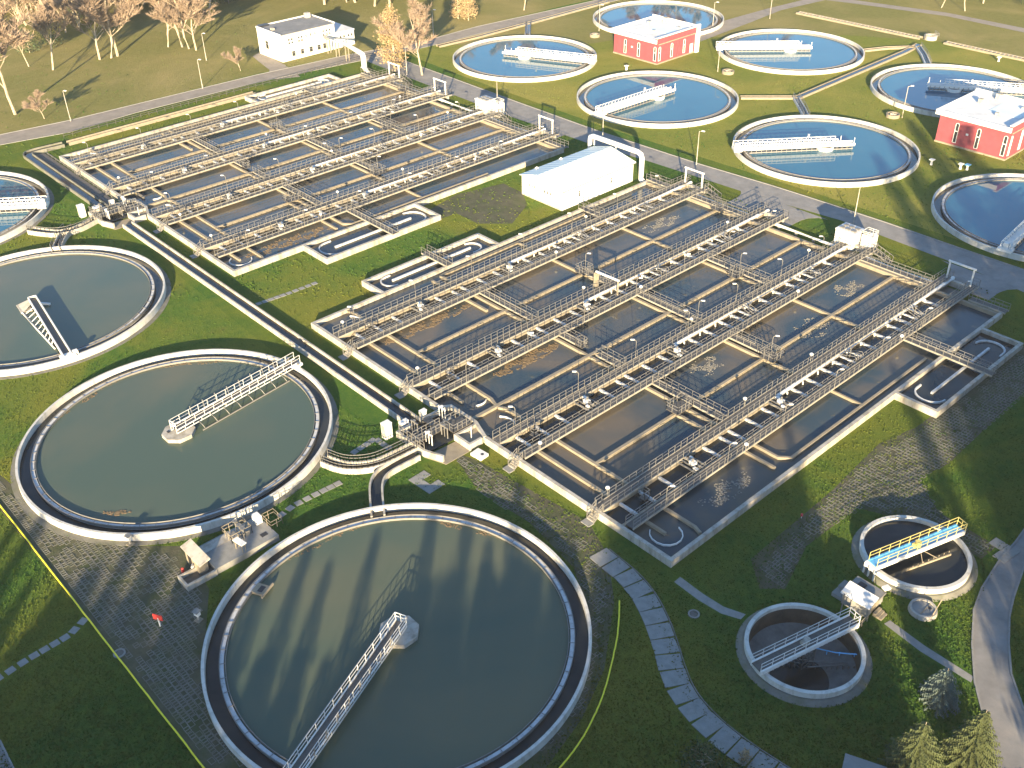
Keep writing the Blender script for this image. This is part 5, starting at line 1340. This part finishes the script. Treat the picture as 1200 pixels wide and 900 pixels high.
for i, a in enumerate((535, 548, 600, 614, 690, 740, 790, 850)):
    p = P(a, -4 - 9 * (i % 3) + (16 if i in (2, 3) else 0), 0); bare(p.x, p.y, rnd.uniform(11, 16), rnd.randrange(4), f'{ORD[i]} bare tree from the left in the meadow beyond the tree road', 'bare trees beyond the tree road')
for i2, (a, b) in enumerate(((1185, -18), (1152, 4), (1131, 13), (1103, 9), (1060, -12), (1000, -20), (930, -22), (900, -30), (820, -22), (780, -26))):
    p = P(a, b, 0); bare(p.x, p.y, rnd.uniform(11, 15), rnd.randrange(4), f'bare tree beyond the far road, {ORD[i2]} in from the right', 'bare trees beyond the far road')
def leafy(name, x, y, h, w, m, n, label, seed, group=None, cat='tree', low=.12, s=.22):
    rnd = random.Random(seed); t = thing(name, label, cat, (x, y, 0), 0, group)
    mb = MB(); mb.tube([(0, 0, -.1), (.05, 0, h * .4), (0, .05, h * .9)], [h * .02, h * .013, .03], 6)
    for k in range(14):
        a = k * 2.4; z = h * (.2 + .05 * k); mb.tube([(0, 0, z), (math.cos(a) * w * .3, math.sin(a) * w * .3, z + h * .1)], [.06, .02], 4)
    mb.build('trunk', M['trunk'], t)
    mb = MB()
    clumps = []
    for _ in range(60):
        z = rnd.uniform(low, 1); rr = w * .5 * math.sin(PI * min(1, .12 + .88 * z) ** .8) * rnd.uniform(.4, 1.05); a = rnd.uniform(0, 2 * PI)
        clumps.append((rr * math.cos(a), rr * math.sin(a), z * h))
    for _ in range(n):
        c = rnd.choice(clumps); k = w * .10
        p = Vector((c[0] + rnd.gauss(0, k), c[1] + rnd.gauss(0, k), c[2] + rnd.gauss(0, k)))
        u = Vector((rnd.gauss(0, 1), rnd.gauss(0, 1), rnd.gauss(0, 1))).normalized(); v, q = perp(u); e = s * rnd.uniform(.5, 1.2)
        mb.add([p - v * e, p + q * e * .6, p + v * e, p - q * e * .6], [(0, 1, 2, 3)])
    mb.build('crown', M[m], t, flip=False)
    return t
p = P(463, 84, 0); leafy('golden_tree', p.x, p.y, 16, 7, 'goldleaf', 5500, 'golden autumn tree left of the bare tree by the tree road', 1)
for i, (a, b) in enumerate(((537, 22), (549, 24))):
    p = P(a, b, 0); leafy('golden_tree', p.x, p.y, 8, 5, 'goldleaf', 2000, ('left' if i == 0 else 'right') + ' one of two small golden trees beyond the tree road', 20 + i)
p = P(45, 30, 0); leafy('golden_tree', p.x - 6, p.y, 14, 10, 'twigs', 3000, 'reddish brown leafy tree at the upper left corner', 30)
for i, (a, b) in enumerate(((1190, -6), (1215, 8), (1240, 20), (1175, -22))):
    p = P(a, b, 0); leafy('evergreen_tree', p.x, p.y, 9, 8, 'bush', 2500, f'{ORD[i]} dark evergreen tree of the clump at the upper right corner', 40 + i, 'dark evergreens at the upper right corner')
for i, (a, b) in enumerate(((250, 8), (268, 4), (90, 22), (60, 55), (35, 62))):
    p = P(a, b, 0); leafy('evergreen_tree', p.x, p.y, 6 + i % 2 * 2, 6, 'bush', 1500, f'dark evergreen bush {["left of the white office", "nearer the white office", "behind the leaning birch", "beside the leaning birch", "behind the big bare tree"][i]}, upper left wood', 50 + i, 'dark evergreens in the upper left wood')
def spruce_meshes(seed, h, w, m):
    rnd = random.Random(seed); T = MB(); C = MB()
    T.tube([(0, 0, -.1), (0, 0, h)], [h * .022, .02], 6)
    lv = int(h * 3.0)
    for i in range(lv):
        f = i / lv; z = .25 + (h - .35) * f; rr = w / 2 * (1 - f) ** .8 * rnd.uniform(.85, 1.1) + .08
        n = max(6, int(16 * (1 - f) + 4))
        for k in range(n):
            a = 2 * PI * k / n + i * .9 + rnd.uniform(-.2, .2); L = rr * rnd.uniform(.75, 1.12)
            d = Vector((math.cos(a), math.sin(a), 0)); s = Vector((-d.y, d.x, 0))
            o = Vector((0, 0, z)); steps = max(3, int(L / .2))
            for j in range(steps):
                t0 = (j + .3) / steps; c = o + d * L * t0 + Vector((0, 0, -.30 * L * t0 + .22 * L * t0 * t0))
                b = .19 * (1 - .45 * t0) * (1 + .15 * w)
                for sg in (-1, 1):
                    e = c + s * sg * b * rnd.uniform(.7, 1.3) + d * .18 + Vector((0, 0, rnd.uniform(-.12, .05)))
                    C.add([c - d * .05 + Vector((0, 0, .04)), c + d * .1 + s * sg * .02, e], [(0, 1, 2)])
                    C.add([c + Vector((0, 0, .1)), c + d * .16 + Vector((0, 0, rnd.uniform(0, .1))), e + Vector((0, 0, -.08))], [(0, 1, 2)])
    r = []
    for mb, nme, mm in ((T, 'trunk', M['trunk']), (C, 'crown', M[m])):
        me = bpy.data.meshes.new(nme); me.from_pydata(mb.v, [], mb.f); me.materials.append(mm); r.append(me)
    return r
def spruce(top, h, w, m, label, seed):
    p = P(*top, h); t = thing('spruce_tree', label, 'tree', (p.x, p.y, 0))
    for me, n in zip(spruce_meshes(seed, h, w, m), ('trunk', 'crown')): link(n, me, t)
spruce((1112, 783), 4.6, 4.4, 'bluespruce', 'blue grey spruce on the lawn left of the curved road', 1)
spruce((1086, 846), 6.6, 5.8, 'spruce', 'sunlit spruce left of its neighbour at the bottom edge', 2)
spruce((1157, 832), 7.4, 5.6, 'spruce', 'sunlit yellow green spruce touching the curved road at the bottom edge', 3)
p = P(822, 905, 0); leafy('dark_bush', p.x, p.y, 3.2, 3.8, 'bush', 1800, 'dark green bush overlapping the slab path at the bottom', 61, None, 'bush', .05, .14)
p = P(872, 893, 0); leafy('golden_bush', p.x, p.y, 1.6, 1.2, 'goldleaf', 350, 'small golden shrub on the slab path at the bottom', 62, None, 'bush', .05, .1)
p = P(868, 925, 0); leafy('dark_bush', p.x, p.y, 2.2, 4.0, 'bush', 1500, 'dark green bush under the golden shrub at the bottom edge', 63, None, 'bush', .05, .14)
# ------------------------------------------------------------------ evening haze
mb = MB(); mb.box(-520, 330, -330, 560, -4, 84)
hz = bpy.data.materials.new('haze'); hz.use_nodes = True
hn = hz.node_tree.nodes; hn.remove(hn['Principled BSDF'])
pv = hn.new('ShaderNodeVolumePrincipled'); pv.inputs['Color'].default_value = (.92, .95, 1, 1); pv.inputs['Density'].default_value = .00009; pv.inputs['Anisotropy'].default_value = 0.0
hz.node_tree.links.new(pv.outputs[0], hn['Material Output'].inputs['Volume'])
o = mb.build('haze', hz, None, False, 'stuff'); tag(o, 'thin pale evening haze over the whole plant', 'haze')

# trees standing below and beside the camera: they throw the long evening shade over the near half
SH = 'tall trees standing behind the viewpoint'
for x, y, h, v, wd in SHADERS if 'SHADERS' in globals() else ():
    pass
SHADE = [spruce_meshes(70 + i, 10, 4.2 + i * .4, 'spruce') for i in range(3)]
rnd = random.Random(9)
def shade(x, y, h, w=1.0):
    X, Y = site(x, y); t = link('spruce_tree', None, None, None, (X, Y, 0), rnd.uniform(0, 6)); t.scale = (h / 10 * w, h / 10 * w, h / 10)
    tag(t, 'tall spruce standing outside the view behind the camera', 'tree', SH)
    for me, n in zip(SHADE[rnd.randrange(3)], ('trunk', 'crown')): link(n, me, t)
x = -78.0
while x < 95:
    reach = 94 if x < -12 else 97 if x < 4 else 104 + (x - 4) * .5 if x < 60 else 132
    y = rnd.uniform(4, 16)
    if not (36.5 < x < 44.5 or 31.5 < x < 34.4): shade(x, y, (reach + rnd.uniform(-14, 8) - y) * .2126, rnd.uniform(.8, 1.0) if 28 < x < 48 else rnd.uniform(1.0, 1.3))
    x += rnd.uniform(2.8, 4.4)
for row in (0, 1):
    x = -80.0 + row * 2
    while x < 95:
        y = rnd.uniform(-26, -16) + row * 22; reach = 84 if x < -34 else 74 if x < -16 else 86 if x < 5 else 104 if x < 30 else 128
        if not (27 < x < 52): shade(x, y, (reach + rnd.uniform(-7, 5) - y) * .2126, 1.7)
        x += rnd.uniform(3.0, 4.6)
for x, y, reach in ((-84, 84, 122), (-90, 90, 128), (-79, 76, 118), (-96, 98, 120), (70, 62, 135), (76, 70, 142), (82, 80, 160), (88, 90, 165), (94, 104, 190), (99, 118, 200), (104, 128, 205), (108, 140, 215), (114, 150, 215), (120, 160, 220), (74, 84, 150), (126, 168, 222), (66, 78, 205), (72, 86, 218), (79, 90, 224), (86, 97, 230), (70, 70, 190), (64, 66, 170)):
    shade(x, y, (reach - y) * .2126, 1.3)
